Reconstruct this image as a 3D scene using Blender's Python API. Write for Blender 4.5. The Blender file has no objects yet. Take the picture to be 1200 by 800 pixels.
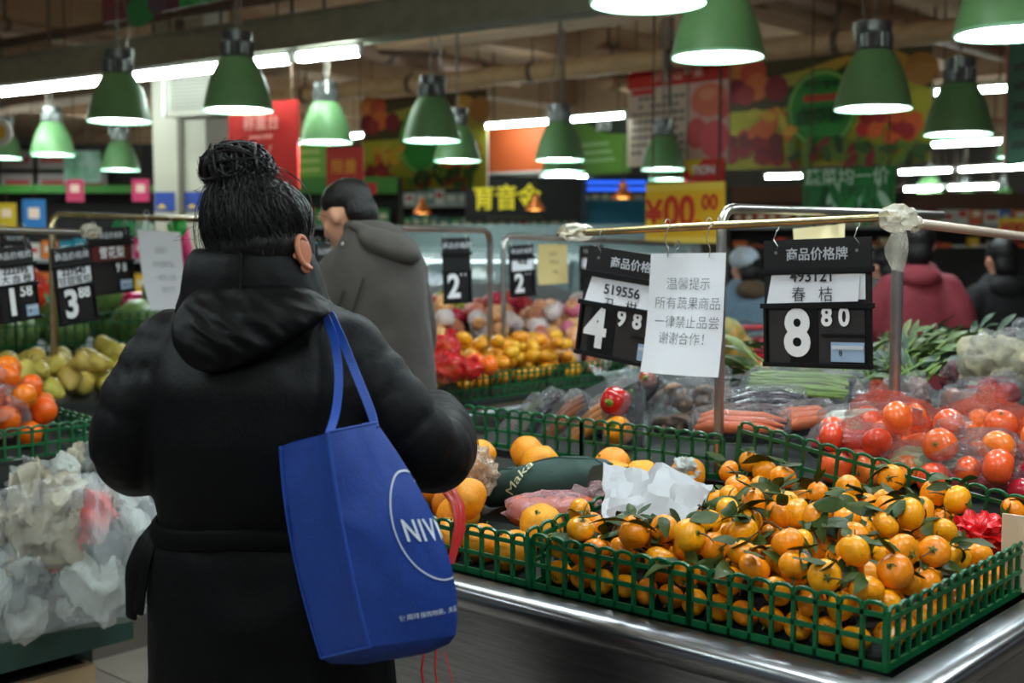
import bpy, bmesh, math, random
import numpy as np
from math import sin, cos, pi, sqrt, radians as R
from mathutils import Vector, Matrix, Euler, noise

random.seed(7)
SC = bpy.context.scene
COL = SC.collection
# ---------------------------------------------------------------- camera
FPX = 1450.0                       # focal length in pixels of the 1200x800 frame
PITCH = math.atan(110 / FPX)       # eye level lies at row 290
EYE = 1.5
cam = bpy.data.cameras.new('camera')
cam.sensor_width = 36.0
cam.lens = 36.0 * FPX / 1200
cam.clip_end = 200
cam.dof.use_dof = True
cam.dof.focus_distance = 2.45
cam.dof.aperture_fstop = 3.3
camo = bpy.data.objects.new('camera', cam)
COL.objects.link(camo)
camo.location = (0, 0, EYE)
camo.rotation_euler = (pi / 2 - PITCH, 0, 0)
SC.camera = camo
# ---------------------------------------------------------------- world, exposure
wd = bpy.data.worlds.new('hall_ambient')
SC.world = wd
wd.use_nodes = True
wd.node_tree.nodes['Background'].inputs[0].default_value = (0.80, 0.90, 1.0, 1)
wd.node_tree.nodes['Background'].inputs[1].default_value = 0.14
SC.view_settings.view_transform = 'Standard'
SC.view_settings.look = 'None'
SC.view_settings.gamma = 1
SC.view_settings.use_curve_mapping = False
SC.view_settings.exposure = 0.55
LAMP_POWER = 23.0
TUBE_POWER = 46.0


# ---------------------------------------------------------------- coordinates
def ray(u, v):
    x = (u - 600) / FPX
    y = -(v - 400) / FPX
    return x, cos(PITCH) + y * sin(PITCH), -sin(PITCH) + y * cos(PITCH)


def P(u, v, d):
    r = ray(u, v)
    k = d / r[1]
    return Vector((r[0] * k, d, EYE + r[2] * k))


def PH(u, v, h):
    r = ray(u, v)
    k = (h - EYE) / r[2]
    return Vector((r[0] * k, r[1] * k, h))


CX, CY = 0.595, 1.924              # near corner of the tangerine stand, the hall's grid starts here
GA = R(-41.5)                      # the hall and all stands are turned by this much


def W(x, y, z=0.0):
    return Vector((CX + x * cos(GA) - y * sin(GA), CY + x * sin(GA) + y * cos(GA), z))


def grid(q):
    dx, dy = q[0] - CX, q[1] - CY
    return Vector((dx * cos(GA) + dy * sin(GA), -dx * sin(GA) + dy * cos(GA), q[2]))


# ---------------------------------------------------------------- materials
def lin(c):
    return tuple(((v / 255 / 12.92) if v / 255 <= 0.04045 else ((v / 255 + 0.055) / 1.055) ** 2.4) for v in c)


MATS = {}


def mat(name, col, rough=0.5, metal=0.0, var=0.0, scale=8.0, col2=None, bump=0.0, bscale=60.0, rand=0.0,
        emit=0.0, spec=0.5, coat=0.0, sss=0.0, stretch=None, sheen=0.0, alpha=1.0):
    if name in MATS:
        return MATS[name]
    m = bpy.data.materials.new(name)
    m.use_nodes = True
    nt = m.node_tree
    N, L = nt.nodes, nt.links
    b = N['Principled BSDF']
    c = lin(col)
    b.inputs['Base Color'].default_value = (*c, 1)
    b.inputs['Roughness'].default_value = rough
    b.inputs['Metallic'].default_value = metal
    b.inputs['Specular IOR Level'].default_value = spec
    b.inputs['Coat Weight'].default_value = coat
    b.inputs['Alpha'].default_value = alpha
    if sheen:
        b.inputs['Sheen Weight'].default_value = sheen
    if sss:
        b.inputs['Subsurface Weight'].default_value = sss
        b.inputs['Subsurface Scale'].default_value = 0.01
    if emit:
        b.inputs['Emission Color'].default_value = (*c, 1)
        b.inputs['Emission Strength'].default_value = emit
    tc = N.new('ShaderNodeTexCoord')
    src = tc.outputs['Object']
    if stretch:
        mp = N.new('ShaderNodeMapping')
        mp.inputs['Scale'].default_value = stretch
        L.new(src, mp.inputs['Vector'])
        src = mp.outputs['Vector']
    out = None
    if var or col2:
        n = N.new('ShaderNodeTexNoise')
        n.inputs['Scale'].default_value = scale
        n.inputs['Detail'].default_value = 4
        L.new(src, n.inputs['Vector'])
        cr = N.new('ShaderNodeValToRGB')
        cr.color_ramp.elements[0].position = 0.35
        cr.color_ramp.elements[1].position = 0.65
        ca = c if col2 else tuple(v * (1 - var) for v in c)
        cb = lin(col2) if col2 else tuple(min(1, v * (1 + var)) for v in c)
        cr.color_ramp.elements[0].color = (*ca, 1)
        cr.color_ramp.elements[1].color = (*cb, 1)
        L.new(n.outputs['Fac'], cr.inputs['Fac'])
        out = cr.outputs['Color']
    if rand:
        oi = N.new('ShaderNodeObjectInfo')
        hs = N.new('ShaderNodeHueSaturation')
        if out:
            L.new(out, hs.inputs['Color'])
        else:
            hs.inputs['Color'].default_value = (*c, 1)
        mr = N.new('ShaderNodeMapRange')
        mr.inputs['To Min'].default_value = 0.5 - 0.03 * rand
        mr.inputs['To Max'].default_value = 0.5 + 0.03 * rand
        L.new(oi.outputs['Random'], mr.inputs['Value'])
        L.new(mr.outputs['Result'], hs.inputs['Hue'])
        mul = N.new('ShaderNodeMath')
        mul.operation = 'MULTIPLY'
        mul.inputs[1].default_value = 7.31
        L.new(oi.outputs['Random'], mul.inputs[0])
        fr = N.new('ShaderNodeMath')
        fr.operation = 'FRACT'
        L.new(mul.outputs[0], fr.inputs[0])
        m2 = N.new('ShaderNodeMapRange')
        m2.inputs['To Min'].default_value = 1 - 0.25 * rand
        m2.inputs['To Max'].default_value = 1 + 0.15 * rand
        L.new(fr.outputs[0], m2.inputs['Value'])
        L.new(m2.outputs['Result'], hs.inputs['Value'])
        out = hs.outputs['Color']
    if out:
        L.new(out, b.inputs['Base Color'])
    if bump:
        n2 = N.new('ShaderNodeTexNoise')
        n2.inputs['Scale'].default_value = bscale
        n2.inputs['Detail'].default_value = 5
        L.new(src, n2.inputs['Vector'])
        bp = N.new('ShaderNodeBump')
        bp.inputs['Strength'].default_value = bump
        bp.inputs['Distance'].default_value = 0.01
        L.new(n2.outputs['Fac'], bp.inputs['Height'])
        L.new(bp.outputs['Normal'], b.inputs['Normal'])
    MATS[name] = m
    return m


def film(name, col=(240, 245, 250), base=0.10, edge=0.5, rough=0.12, bump=0.5, bscale=30.0, cloud=0.15):
    """thin clear plastic: mostly see-through, glossy and milky on folds"""
    if name in MATS:
        return MATS[name]
    m = bpy.data.materials.new(name)
    m.use_nodes = True
    N, L = m.node_tree.nodes, m.node_tree.links
    b = N['Principled BSDF']
    o = N['Material Output']
    b.inputs['Base Color'].default_value = (*lin(col), 1)
    b.inputs['Roughness'].default_value = rough
    b.inputs['Specular IOR Level'].default_value = 0.9
    t = N.new('ShaderNodeBsdfTransparent')
    t.inputs['Color'].default_value = (0.96, 0.97, 0.97, 1)
    mx = N.new('ShaderNodeMixShader')
    tc = N.new('ShaderNodeTexCoord')
    n = N.new('ShaderNodeTexNoise')
    n.inputs['Scale'].default_value = bscale
    n.inputs['Detail'].default_value = 5
    n.inputs['Distortion'].default_value = 1.5
    L.new(tc.outputs['Object'], n.inputs['Vector'])
    bp = N.new('ShaderNodeBump')
    bp.inputs['Strength'].default_value = bump
    bp.inputs['Distance'].default_value = 0.02
    L.new(n.outputs['Fac'], bp.inputs['Height'])
    L.new(bp.outputs['Normal'], b.inputs['Normal'])
    lw = N.new('ShaderNodeLayerWeight')
    lw.inputs['Blend'].default_value = 0.35
    L.new(bp.outputs['Normal'], lw.inputs['Normal'])
    ma = N.new('ShaderNodeMath')
    ma.operation = 'MULTIPLY_ADD'
    ma.inputs[1].default_value = edge
    ma.inputs[2].default_value = base
    L.new(lw.outputs['Fresnel'], ma.inputs[0])
    cr = N.new('ShaderNodeMapRange')
    cr.inputs['From Min'].default_value = 0.5
    cr.inputs['From Max'].default_value = 0.75
    cr.inputs['To Max'].default_value = cloud
    L.new(n.outputs['Fac'], cr.inputs['Value'])
    ad = N.new('ShaderNodeMath')
    ad.operation = 'ADD'
    ad.use_clamp = True
    L.new(ma.outputs[0], ad.inputs[0])
    L.new(cr.outputs['Result'], ad.inputs[1])
    L.new(ad.outputs[0], mx.inputs['Fac'])
    L.new(t.outputs[0], mx.inputs[1])
    L.new(b.outputs[0], mx.inputs[2])
    L.new(mx.outputs[0], o.inputs['Surface'])
    MATS[name] = m
    return m


# ---------------------------------------------------------------- mesh building
class MB:
    def __init__(s):
        s.v, s.f, s.m = [], [], []

    def add(s, vs, fs, mi=0):
        o = len(s.v)
        s.v += [tuple(v) for v in vs]
        s.f += [tuple(i + o for i in f) for f in fs]
        s.m += [mi] * len(fs)
        return s

    def box(s, c, d, mi=0, M=None):
        vs = [Vector((c[0] + sx * d[0] / 2, c[1] + sy * d[1] / 2, c[2] + sz * d[2] / 2))
              for sx in (-1, 1) for sy in (-1, 1) for sz in (-1, 1)]
        if M:
            vs = [M @ v for v in vs]
        return s.add(vs, [(0, 1, 3, 2), (4, 6, 7, 5), (0, 4, 5, 1), (2, 3, 7, 6), (0, 2, 6, 4), (1, 5, 7, 3)], mi)

    def loft(s, rings, cap=True, mi=0, closed=True):
        n = len(rings[0])
        vs = [v for r in rings for v in r]
        fs = []
        for i in range(len(rings) - 1):
            for j in range(n if closed else n - 1):
                k = (j + 1) % n
                fs.append((i * n + j, i * n + k, (i + 1) * n + k, (i + 1) * n + j))
        if cap:
            fs.append(tuple(range(n - 1, -1, -1)))
            fs.append(tuple((len(rings) - 1) * n + j for j in range(n)))
        return s.add(vs, fs, mi)

    def tube(s, pts, r, n=8, mi=0, cap=True, flat=1.0):
        pts = [Vector(p) for p in pts]
        rs = r if isinstance(r, (list, tuple)) else [r] * len(pts)
        t0 = (pts[1] - pts[0]).normalized()
        a = Vector((0, 0, 1)) if abs(t0.z) < 0.9 else Vector((1, 0, 0))
        nx = t0.cross(a).normalized()
        rings = []
        for i, p in enumerate(pts):
            t = (pts[min(i + 1, len(pts) - 1)] - pts[max(i - 1, 0)])
            if t.length < 1e-9:
                t = t0
            t = t.normalized()
            nx = (nx - t * nx.dot(t))
            nx = nx.normalized() if nx.length > 1e-6 else t.orthogonal().normalized()
            ny = t.cross(nx)
            rings.append([p + (nx * cos(2 * pi * k / n) + ny * (flat * sin(2 * pi * k / n))) * rs[i] for k in range(n)])
        return s.loft(rings, cap, mi)

    def lathe(s, prof, n=24, c=(0, 0, 0), mi=0, cap=False):
        rings = [[(c[0] + r * cos(2 * pi * k / n), c[1] + r * sin(2 * pi * k / n), c[2] + z) for k in range(n)] for r, z in prof]
        return s.loft(rings, cap, mi)

    def ell(s, c, r, nu=14, nv=9, mi=0, M=None):
        r = (r, r, r) if not isinstance(r, (tuple, list)) else r
        vs, fs = [Vector((0, 0, r[2]))], []
        for i in range(1, nv):
            a = pi * i / nv
            for j in range(nu):
                b = 2 * pi * j / nu
                vs.append(Vector((r[0] * sin(a) * cos(b), r[1] * sin(a) * sin(b), r[2] * cos(a))))
        vs.append(Vector((0, 0, -r[2])))
        for j in range(nu):
            fs.append((0, 1 + j, 1 + (j + 1) % nu))
            for i in range(nv - 2):
                a0, a1 = 1 + i * nu + j, 1 + i * nu + (j + 1) % nu
                fs.append((a0, a0 + nu, a1 + nu, a1))
            q = 1 + (nv - 2) * nu
            fs.append((q + j, len(vs) - 1, q + (j + 1) % nu))
        c = Vector(c)
        if M:
            vs = [M @ v for v in vs]
        return s.add([v + c for v in vs], fs, mi)

    def mesh(s, name, mats, smooth=True, angle=45):
        me = bpy.data.meshes.new(name)
        me.from_pydata(s.v, [], s.f)
        mats = mats if isinstance(mats, (list, tuple)) else [mats]
        for m in mats:
            me.materials.append(m)
        if len(mats) > 1:
            me.polygons.foreach_set('material_index', s.m)
        if smooth:
            me.polygons.foreach_set('use_smooth', [True] * len(me.polygons))
            me.update()
            me.set_sharp_from_angle(angle=R(angle))
        me.update()
        return me

    def build(s, name, mats, parent=None, origin=None, smooth=True, angle=45):
        if origin is not None:
            o = Vector(origin)
            s.v = [tuple(Vector(v) - o) for v in s.v]
        ob = link(name, s.mesh(name, mats, smooth, angle), parent)
        if origin is not None:
            ob.location = o
        return ob


def link(name, me, parent=None, loc=None, rot=None, sc=None):
    ob = bpy.data.objects.new(name, me)
    COL.objects.link(ob)
    if parent is not None:
        ob.parent = parent
    if loc is not None:
        ob.location = loc
    if rot is not None:
        ob.rotation_euler = rot
    if sc is not None:
        ob.scale = sc if isinstance(sc, (tuple, list, Vector)) else (sc, sc, sc)
    return ob


def tag(o, label, cat, group=None):
    o['label'] = label
    o['category'] = cat
    if group:
        o['group'] = group
    return o


def thing(name, label, cat, loc=(0, 0, 0), rot=0.0, group=None):
    o = bpy.data.objects.new(name, None)
    o.empty_display_size = 0.05
    COL.objects.link(o)
    o.location = loc
    o.rotation_euler = rot if isinstance(rot, (tuple, list, Euler)) else (0, 0, rot)
    return tag(o, label, cat, group)


def struct(o):
    o['kind'] = 'structure'
    return o


def copy_tree(root, loc, rot=None, sc=None, label=None, parent=None):
    c = root.copy()
    COL.objects.link(c)
    if parent is not None:
        c.parent = parent
    else:
        c.location = loc
        if rot is not None:
            c.rotation_euler = rot
        if sc is not None:
            c.scale = (sc, sc, sc)
        if label:
            c['label'] = label
    for ch in root.children:
        copy_tree(ch, None, parent=c)
    return c


TXT = {}


def text(body, size, m, parent, loc, rot=(pi / 2, 0, 0), bold=0.0, align='CENTER', name='lettering', sx=1.0, ext=0.0004, sp=1.0):
    key = (body, size, bold, align, ext, sp)
    if key not in TXT:
        cu = bpy.data.curves.new('lettering', 'FONT')
        cu.body = body
        cu.size = size
        cu.offset = bold * size
        cu.extrude = ext
        cu.space_character = sp
        cu.align_x = align
        cu.align_y = 'CENTER'
        cu.resolution_u = 4
        to = bpy.data.objects.new('lettering', cu)
        COL.objects.link(to)
        bpy.context.view_layer.update()
        me = bpy.data.meshes.new_from_object(to.evaluated_get(bpy.context.evaluated_depsgraph_get()))
        bpy.data.objects.remove(to)
        bpy.data.curves.remove(cu)
        TXT[key] = me
    me = TXT[key].copy()
    me.materials.clear()
    me.materials.append(m)
    return link(name, me, parent, loc, rot, (sx, 1, 1))


def evaluated(o):
    bpy.context.view_layer.update()
    me = bpy.data.meshes.new_from_object(o.evaluated_get(bpy.context.evaluated_depsgraph_get()))
    return me


def fuse(mb, voxel, smooth=6, fac=0.5):
    """union of closed shapes as one continuous skin"""
    me = bpy.data.meshes.new('fuse')
    me.from_pydata(mb.v, [], mb.f)
    me.validate()
    o = bpy.data.objects.new('fuse', me)
    COL.objects.link(o)
    r = o.modifiers.new('r', 'REMESH')
    r.mode = 'VOXEL'
    r.voxel_size = voxel
    if smooth:
        sm = o.modifiers.new('s', 'SMOOTH')
        sm.factor = fac
        sm.iterations = smooth
    out = evaluated(o)
    bpy.data.objects.remove(o)
    bpy.data.meshes.remove(me)
    out.polygons.foreach_set('use_smooth', [True] * len(out.polygons))
    return out


def getco(me):
    a = np.empty(len(me.vertices) * 3)
    me.vertices.foreach_get('co', a)
    return a.reshape(-1, 3)


def getno(me):
    a = np.empty(len(me.vertices) * 3)
    me.vertices.foreach_get('normal', a)
    return a.reshape(-1, 3)


def setco(me, a):
    me.vertices.foreach_set('co', a.reshape(-1))
    me.update()


def wrinkle(me, amp, freq, seed=0.0, aniso=(1, 1, 1), ridged=True):
    co, no = getco(me), getno(me)
    d = np.empty(len(co))
    for i, c in enumerate(co):
        p = Vector((c[0] * freq * aniso[0] + seed, c[1] * freq * aniso[1], c[2] * freq * aniso[2]))
        w = noise.noise(p * 0.5) * 0.7
        q = p + Vector((w, w, w))
        n = noise.noise(q)
        d[i] = (0.35 - abs(n)) if ridged else n
        d[i] += 0.35 * noise.noise(q * 2.3)
    setco(me, co + no * (d * amp)[:, None])


ICO = {}


def ico(sub):
    if sub not in ICO:
        bm = bmesh.new()
        bmesh.ops.create_icosphere(bm, subdivisions=sub, radius=1)
        ICO[sub] = ([v.co.copy() for v in bm.verts], [tuple(v.index for v in f.verts) for f in bm.faces])
        bm.free()
    return ICO[sub]


def crumple(size, seed, sub=4, amp=0.35, freq=1.6, flat=False):
    """a crumpled skin: (verts, faces)"""
    vs, fs = ico(sub)
    out = []
    for v in vs:
        p = v * freq + Vector((seed * 3.7, seed * 1.3, -seed))
        n = 1 - 2 * abs(noise.noise(p)) + 0.6 * (0.5 - abs(noise.noise(p * 2.2))) + 0.3 * noise.noise(p * 4.5)
        k = 1 + amp * (n - 0.6)
        out.append(Vector((v.x * size[0] * k, v.y * size[1] * k, v.z * size[2] * k)))
    return out, fs


def heap(n, samp, floor, rad, tries=14, seed=1, hmax=9, pre=()):
    rnd = random.Random(seed)
    pl = list(pre)
    for i in range(n):
        r = rad(rnd)
        best = None
        for t in range(tries):
            x, y = samp(rnd)
            z = floor(x, y) + r
            for (a, b, c, q) in pl:
                dd = (a - x) ** 2 + (b - y) ** 2
                s = r + q
                if dd < s * s:
                    zz = c + sqrt(s * s - dd)
                    if zz > z:
                        z = zz
            if best is None or z < best[2]:
                best = (x, y, z, r)
        if best[2] - best[3] < hmax:
            pl.append(best)
    return pl[len(pre):]


def rrot(rnd=random):
    return (rnd.uniform(0, 2 * pi), rnd.uniform(0, 2 * pi), rnd.uniform(0, 2 * pi))


# shared materials
BLACKP = mat('black_plastic', (26, 25, 26), 0.38, bump=0.05)
WHITEP = mat('white_print', (235, 236, 240), 0.5)
PAPER = mat('white_paper', (226, 228, 236), 0.55, bump=0.05, bscale=12)
INK = mat('dark_ink', (30, 30, 34), 0.7)
GREYINK = mat('grey_ink', (120, 122, 130), 0.7)
BASKET = mat('green_plastic', (8, 88, 48), 0.35, var=0.15, scale=12)
STEEL = mat('brushed_steel', (150, 152, 156), 0.30, 1.0, var=0.12, scale=6, stretch=(2, 2, 30))
BRASS = mat('worn_brass_tube', (190, 172, 130), 0.25, 1.0, var=0.2, scale=14)
CHROME = mat('dull_chrome', (185, 182, 176), 0.28, 1.0, var=0.1)
FILM = film('clear_film', base=0.06, edge=0.4, cloud=0.08)
# ================================================================= THE HALL
def plane_struct(name, pts, m):
    mb = MB()
    mb.add(pts, [tuple(range(len(pts)))])
    return struct(mb.build(name, m, smooth=False))


M_FLOOR = mat('floor_grout', (110, 100, 92), 0.7)
M_TILE = mat('floor_tile', (172, 162, 152), 0.3, var=0.12, scale=3, rand=0.4)
M_CEIL = mat('ceiling_concrete', (200, 168, 136), 0.9, var=0.12, scale=0.5)
M_BEAM = mat('ceiling_beam', (186, 154, 124), 0.85, var=0.15, scale=1.2)
M_WALL = mat('back_wall', (120, 112, 104), 0.8, var=0.2, scale=0.4)
fl = plane_struct('floor', [W(-26, -8, 0), W(12, -8, 0), W(12, 26, 0), W(-26, 26, 0)], M_FLOOR)
tm = MB().box((0, 0, 0), (0.394, 0.394, 0.012)).mesh('tile', M_TILE, smooth=False)
for i in range(6):
    for j in range(9):
        t = link('tile', tm, fl, W(-3.0 + i * 0.4, -1.8 + j * 0.4, 0.006), (0, 0, GA))
plane_struct('ceiling', [W(-26, 26, 4.0), W(12, 26, 4.0), W(12, -8, 4.0), W(-26, -8, 4.0)], M_CEIL)
plane_struct('wall_left', [W(-26, -8, 0), W(-26, 26, 0), W(-26, 26, 4), W(-26, -8, 4)], M_WALL)
plane_struct('wall_back', [W(-26, 26, 0), W(12, 26, 0), W(12, 26, 4), W(-26, 26, 4)], M_WALL)
# ceiling beams across the hall
for i, x in enumerate((-17.5, -14.2, -11.0, -8.0, -5.0, -2.0, 1.0, 4.0)):
    mb = MB().box((0, 0, 0), (0.34, 30, 0.42))
    o = struct(mb.build('trim_%d' % (i + 1), M_BEAM, smooth=False))
    o.location = W(x, 9, 3.79)
    o.rotation_euler = (0, 0, GA)
for i, y in enumerate((7.0, 13.0, 19.0)):
    mb = MB().box((0, 0, 0), (36, 0.5, 0.5))
    o = struct(mb.build('trim_%d' % (i + 9), M_BEAM, smooth=False))
    o.location = W(-8, y, 3.745)
    o.rotation_euler = (0, 0, GA)


def run(name, a, b, r, m, label, cat, n=12, ext=0.0):
    a, b = Vector(a), Vector(b)
    d = (b - a).normalized() * ext
    mb = MB().tube([a - d, b + d], r, n)
    L = (b - a).length + 2 * ext
    t = thing(name, label, cat, (a + b) / 2)
    mb.build('pipe', m, t, None).location = -(a + b) / 2
    k = max(2, int(L / 1.6))
    for i in range(k):                      # clamps and rods that carry it
        q = (a - d).lerp(b + d, (i + 0.5) / k)
        c = MB()
        c.tube([q + Vector((0, 0, r * 0.9)), Vector((q.x, q.y, 3.99))], 0.012, 5)
        c.tube([q - (b - a).normalized() * 0.03, q + (b - a).normalized() * 0.03], r * 1.12, 10)
        c.build('hanger_rod', mat('rod_brown', (92, 78, 66), 0.6), t).location = -(a + b) / 2
    return t


M_PIPE = mat('beige_pipe', (186, 152, 112), 0.6, var=0.1)
M_PIPE2 = mat('pinkish_pipe', (150, 118, 98), 0.6, var=0.1)
M_RUST = mat('brown_pipe', (84, 62, 48), 0.6, var=0.2)
run('ceiling_pipe', PH(400, 107, 3.3), PH(1125, 35, 3.3), 0.095, M_PIPE, 'thick beige pipe running under the ceiling behind the green lamps', 'pipe', ext=3)
run('ceiling_pipe', PH(450, 36, 3.72), PH(790, 68, 3.72), 0.07, M_PIPE2, 'pinkish pipe slanting across the ceiling above the orange panel', 'pipe')
run('ceiling_pipe', PH(440, 60, 3.5), PH(570, 84, 3.5), 0.11, M_PIPE2, 'short fat pipe under the ceiling left of the middle lamps', 'pipe', ext=0.6)
run('ceiling_pipe', PH(0, 28, 3.6), PH(180, 58, 3.6), 0.06, M_PIPE2, 'thin pinkish pipe at the upper left ceiling corner', 'pipe', ext=0.8)
run('ceiling_pipe', PH(0, 52, 3.45), PH(290, 2, 3.45), 0.045, M_RUST, 'thin dark brown pipe crossing the upper left ceiling', 'pipe', ext=1.2)
run('ceiling_pipe', PH(300, 52, 3.5), PH(520, 62, 3.5), 0.05, M_RUST, 'thin brown pipe above the hanging green lamp beside the tray', 'pipe')
run('ceiling_pipe', PH(820, 105, 3.3), PH(1190, 150, 3.3), 0.12, M_BEAM, 'brown duct pipe behind the large fruit banner', 'pipe', ext=1.5)
run('ceiling_pipe', PH(960, 5, 3.7), PH(1200, 70, 3.7), 0.08, M_PIPE2, 'pinkish pipe in the upper right ceiling corner', 'pipe', ext=0.8)

# ---- cable tray with its tube lights
M_TRAY = mat('tray_grey_green', (128, 126, 110), 0.55, 0.2, var=0.1)
a, b = PH(0, 100, 2.95), PH(720, 8, 2.95)
dr = (b - a).normalized()
a2, b2 = a - dr * 1.2, b + dr * 2.0
tr = thing('cable_tray', 'long grey cable tray slanting across the upper left ceiling', 'tray', (a2 + b2) / 2, math.atan2(dr.y, dr.x))
Lt = (b2 - a2).length
mb = MB()
mb.box((0, 0.09, 0.1), (Lt, 0.01, 0.24)).box((0, -0.09, 0.1), (Lt, 0.01, 0.24)).box((0, 0, -0.02), (Lt, 0.19, 0.01)).box((0, -0.105, 0.215), (Lt, 0.03, 0.012)).box((0, -0.1, -0.02), (Lt, 0.035, 0.012))
mb.build('trough', M_TRAY, tr, smooth=False)
for i in range(7):
    x = -Lt / 2 + (i + 0.5) * Lt / 7
    for s in (-0.08, 0.08):
        MB().tube([(x, s, 0.2), (x, s, 1.04)], 0.008, 5).build('hanger_rod', M_RUST, tr)

M_TUBE = mat('tube_light_glow', (236, 255, 248), 0.4, emit=TUBE_POWER)
M_FIX = mat('lamp_fixture', (190, 192, 188), 0.5)


def tube_light(a, b, label, r=0.024, rods=0.0):
    a, b = Vector(a), Vector(b)
    c = (a + b) / 2
    d = b - a
    t = thing('tube_light', label, 'light', c, (0, -math.asin(d.z / d.length), math.atan2(d.y, d.x)), 'tube lights under the ceiling')
    L = d.length
    MB().tube([(-L / 2 + 0.04, 0, 0), (L / 2 - 0.04, 0, 0)], r, 10).build('tube', M_TUBE, t)
    m = MB().box((0, 0, r + 0.014), (L, 0.05, 0.026))
    for s in (-1, 1):
        m.box((s * (L / 2 - 0.02), 0, 0.005), (0.03, 0.04, 0.06))
    m.build('fixture', M_FIX, t, smooth=False)
    if rods:
        for s in (-0.35, 0.35):
            MB().tube([(s * L, 0, r + 0.02), (s * L, 0, rods)], 0.006, 5).build('rod', M_RUST, t)
    return t


for k, (u0, v0, u1, v1) in enumerate([(-70, 113, 128, 91), (133, 90, 262, 75), (268, 74, 342, 66), (346, 65, 424, 57)]):
    tube_light(PH(u0, v0 + 3, 2.86), PH(u1, v1 + 3, 2.86), ['tube light under the cable tray, at the left picture edge', 'tube light under the cable tray, between the two left lamps',
               'tube light under the cable tray, behind the second large lamp', 'tube light at the right end under the cable tray'][k], 0.032)
for u0, v0, u1, v1, h, lab in [
    (0, 189, 125, 181, 2.9, 'tube light above the price boards at the far left'),
    (153, 178, 186, 176, 2.9, 'short tube light left of the white pillar'),
    (345, 166, 428, 158, 2.9, 'tube light right of the red weighing sign'),
    (568, 148, 645, 142, 2.9, 'tube light above the plain orange panel'),
    (668, 140, 735, 135, 2.9, 'tube light left of the white apple banner'),
    (1092, 109, 1186, 103, 2.9, 'tube light at the right of the fruit banner, upper one'),
    (1090, 170, 1180, 165, 2.75, 'tube light at the right of the fruit banner, lower one'),
    (895, 207, 942, 206, 2.5, 'tube light left of the green price board'),
    (1052, 202, 1118, 199, 2.5, 'tube light right of the green price board'),
    (1122, 199, 1205, 195, 2.5, 'tube light at the far right edge above small lamps'),
    (1052, 222, 1106, 220, 2.3, 'lower tube light just right of the green price board'),
    (1110, 220, 1172, 218, 2.3, 'lower tube light between the small far lamps'),
    (485, 216, 592, 210, 2.6, 'long tube light over the black shop sign, left half'),
    (594, 210, 690, 206, 2.6, 'long tube light over the black shop sign, right half'),
    (438, 234, 548, 231, 2.3, 'tube light over the far green shelf behind the man'),
    (97, 232, 147, 230, 2.3, 'short tube light on the far left shelf, upper'),
    (97, 241, 195, 238, 2.25, 'tube light on the far left shelf, lower'),
    (0, 231, 18, 230, 2.3, 'short tube light at the left picture edge above shelf'),
    (0, 243, 30, 242, 2.25, 'second short tube light at the left picture edge'),
]:
    tube_light(PH(u0, v0, h), PH(u1, v1, h), lab, 0.024, rods=4.0 - h)
# unseen tube lights added overhead, out of view, to brighten the hall
for gy in (-2.5, 0.5):
    for i in range(6):
        gx = -9.0 + i * 3.2
        if not -3.5 < gx < 3:
            continue
        tube_light(W(gx, gy, 3.0), W(gx + 1.5, gy, 3.0), 'added unseen tube light overhead beyond the upper picture edge', 0.03, rods=1.0)

# ---- green pendant lamps
M_GREEN = mat('lamp_green_enamel', (104, 150, 98), 0.42, var=0.05)
M_RIM = mat('lamp_rim_pale', (150, 205, 165), 0.4)
M_INNER = mat('lamp_inner_white', (225, 238, 228), 0.6)
M_HOUSE = mat('lamp_housing_grey', (96, 98, 98), 0.35, 0.7, var=0.2, scale=30)
M_GLOW = mat('lamp_glow', (234, 248, 255), 0.4, emit=LAMP_POWER)


def ribbed(r, z0, z1, n=36, amp=0.05):
    rings = []
    for z in (z0, z1):
        rings.append([(r * (1 + (amp if k % 2 else -amp)) * cos(2 * pi * k / n), r * (1 + (amp if k % 2 else -amp)) * sin(2 * pi * k / n), z) for k in range(n)])
    return rings


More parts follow.
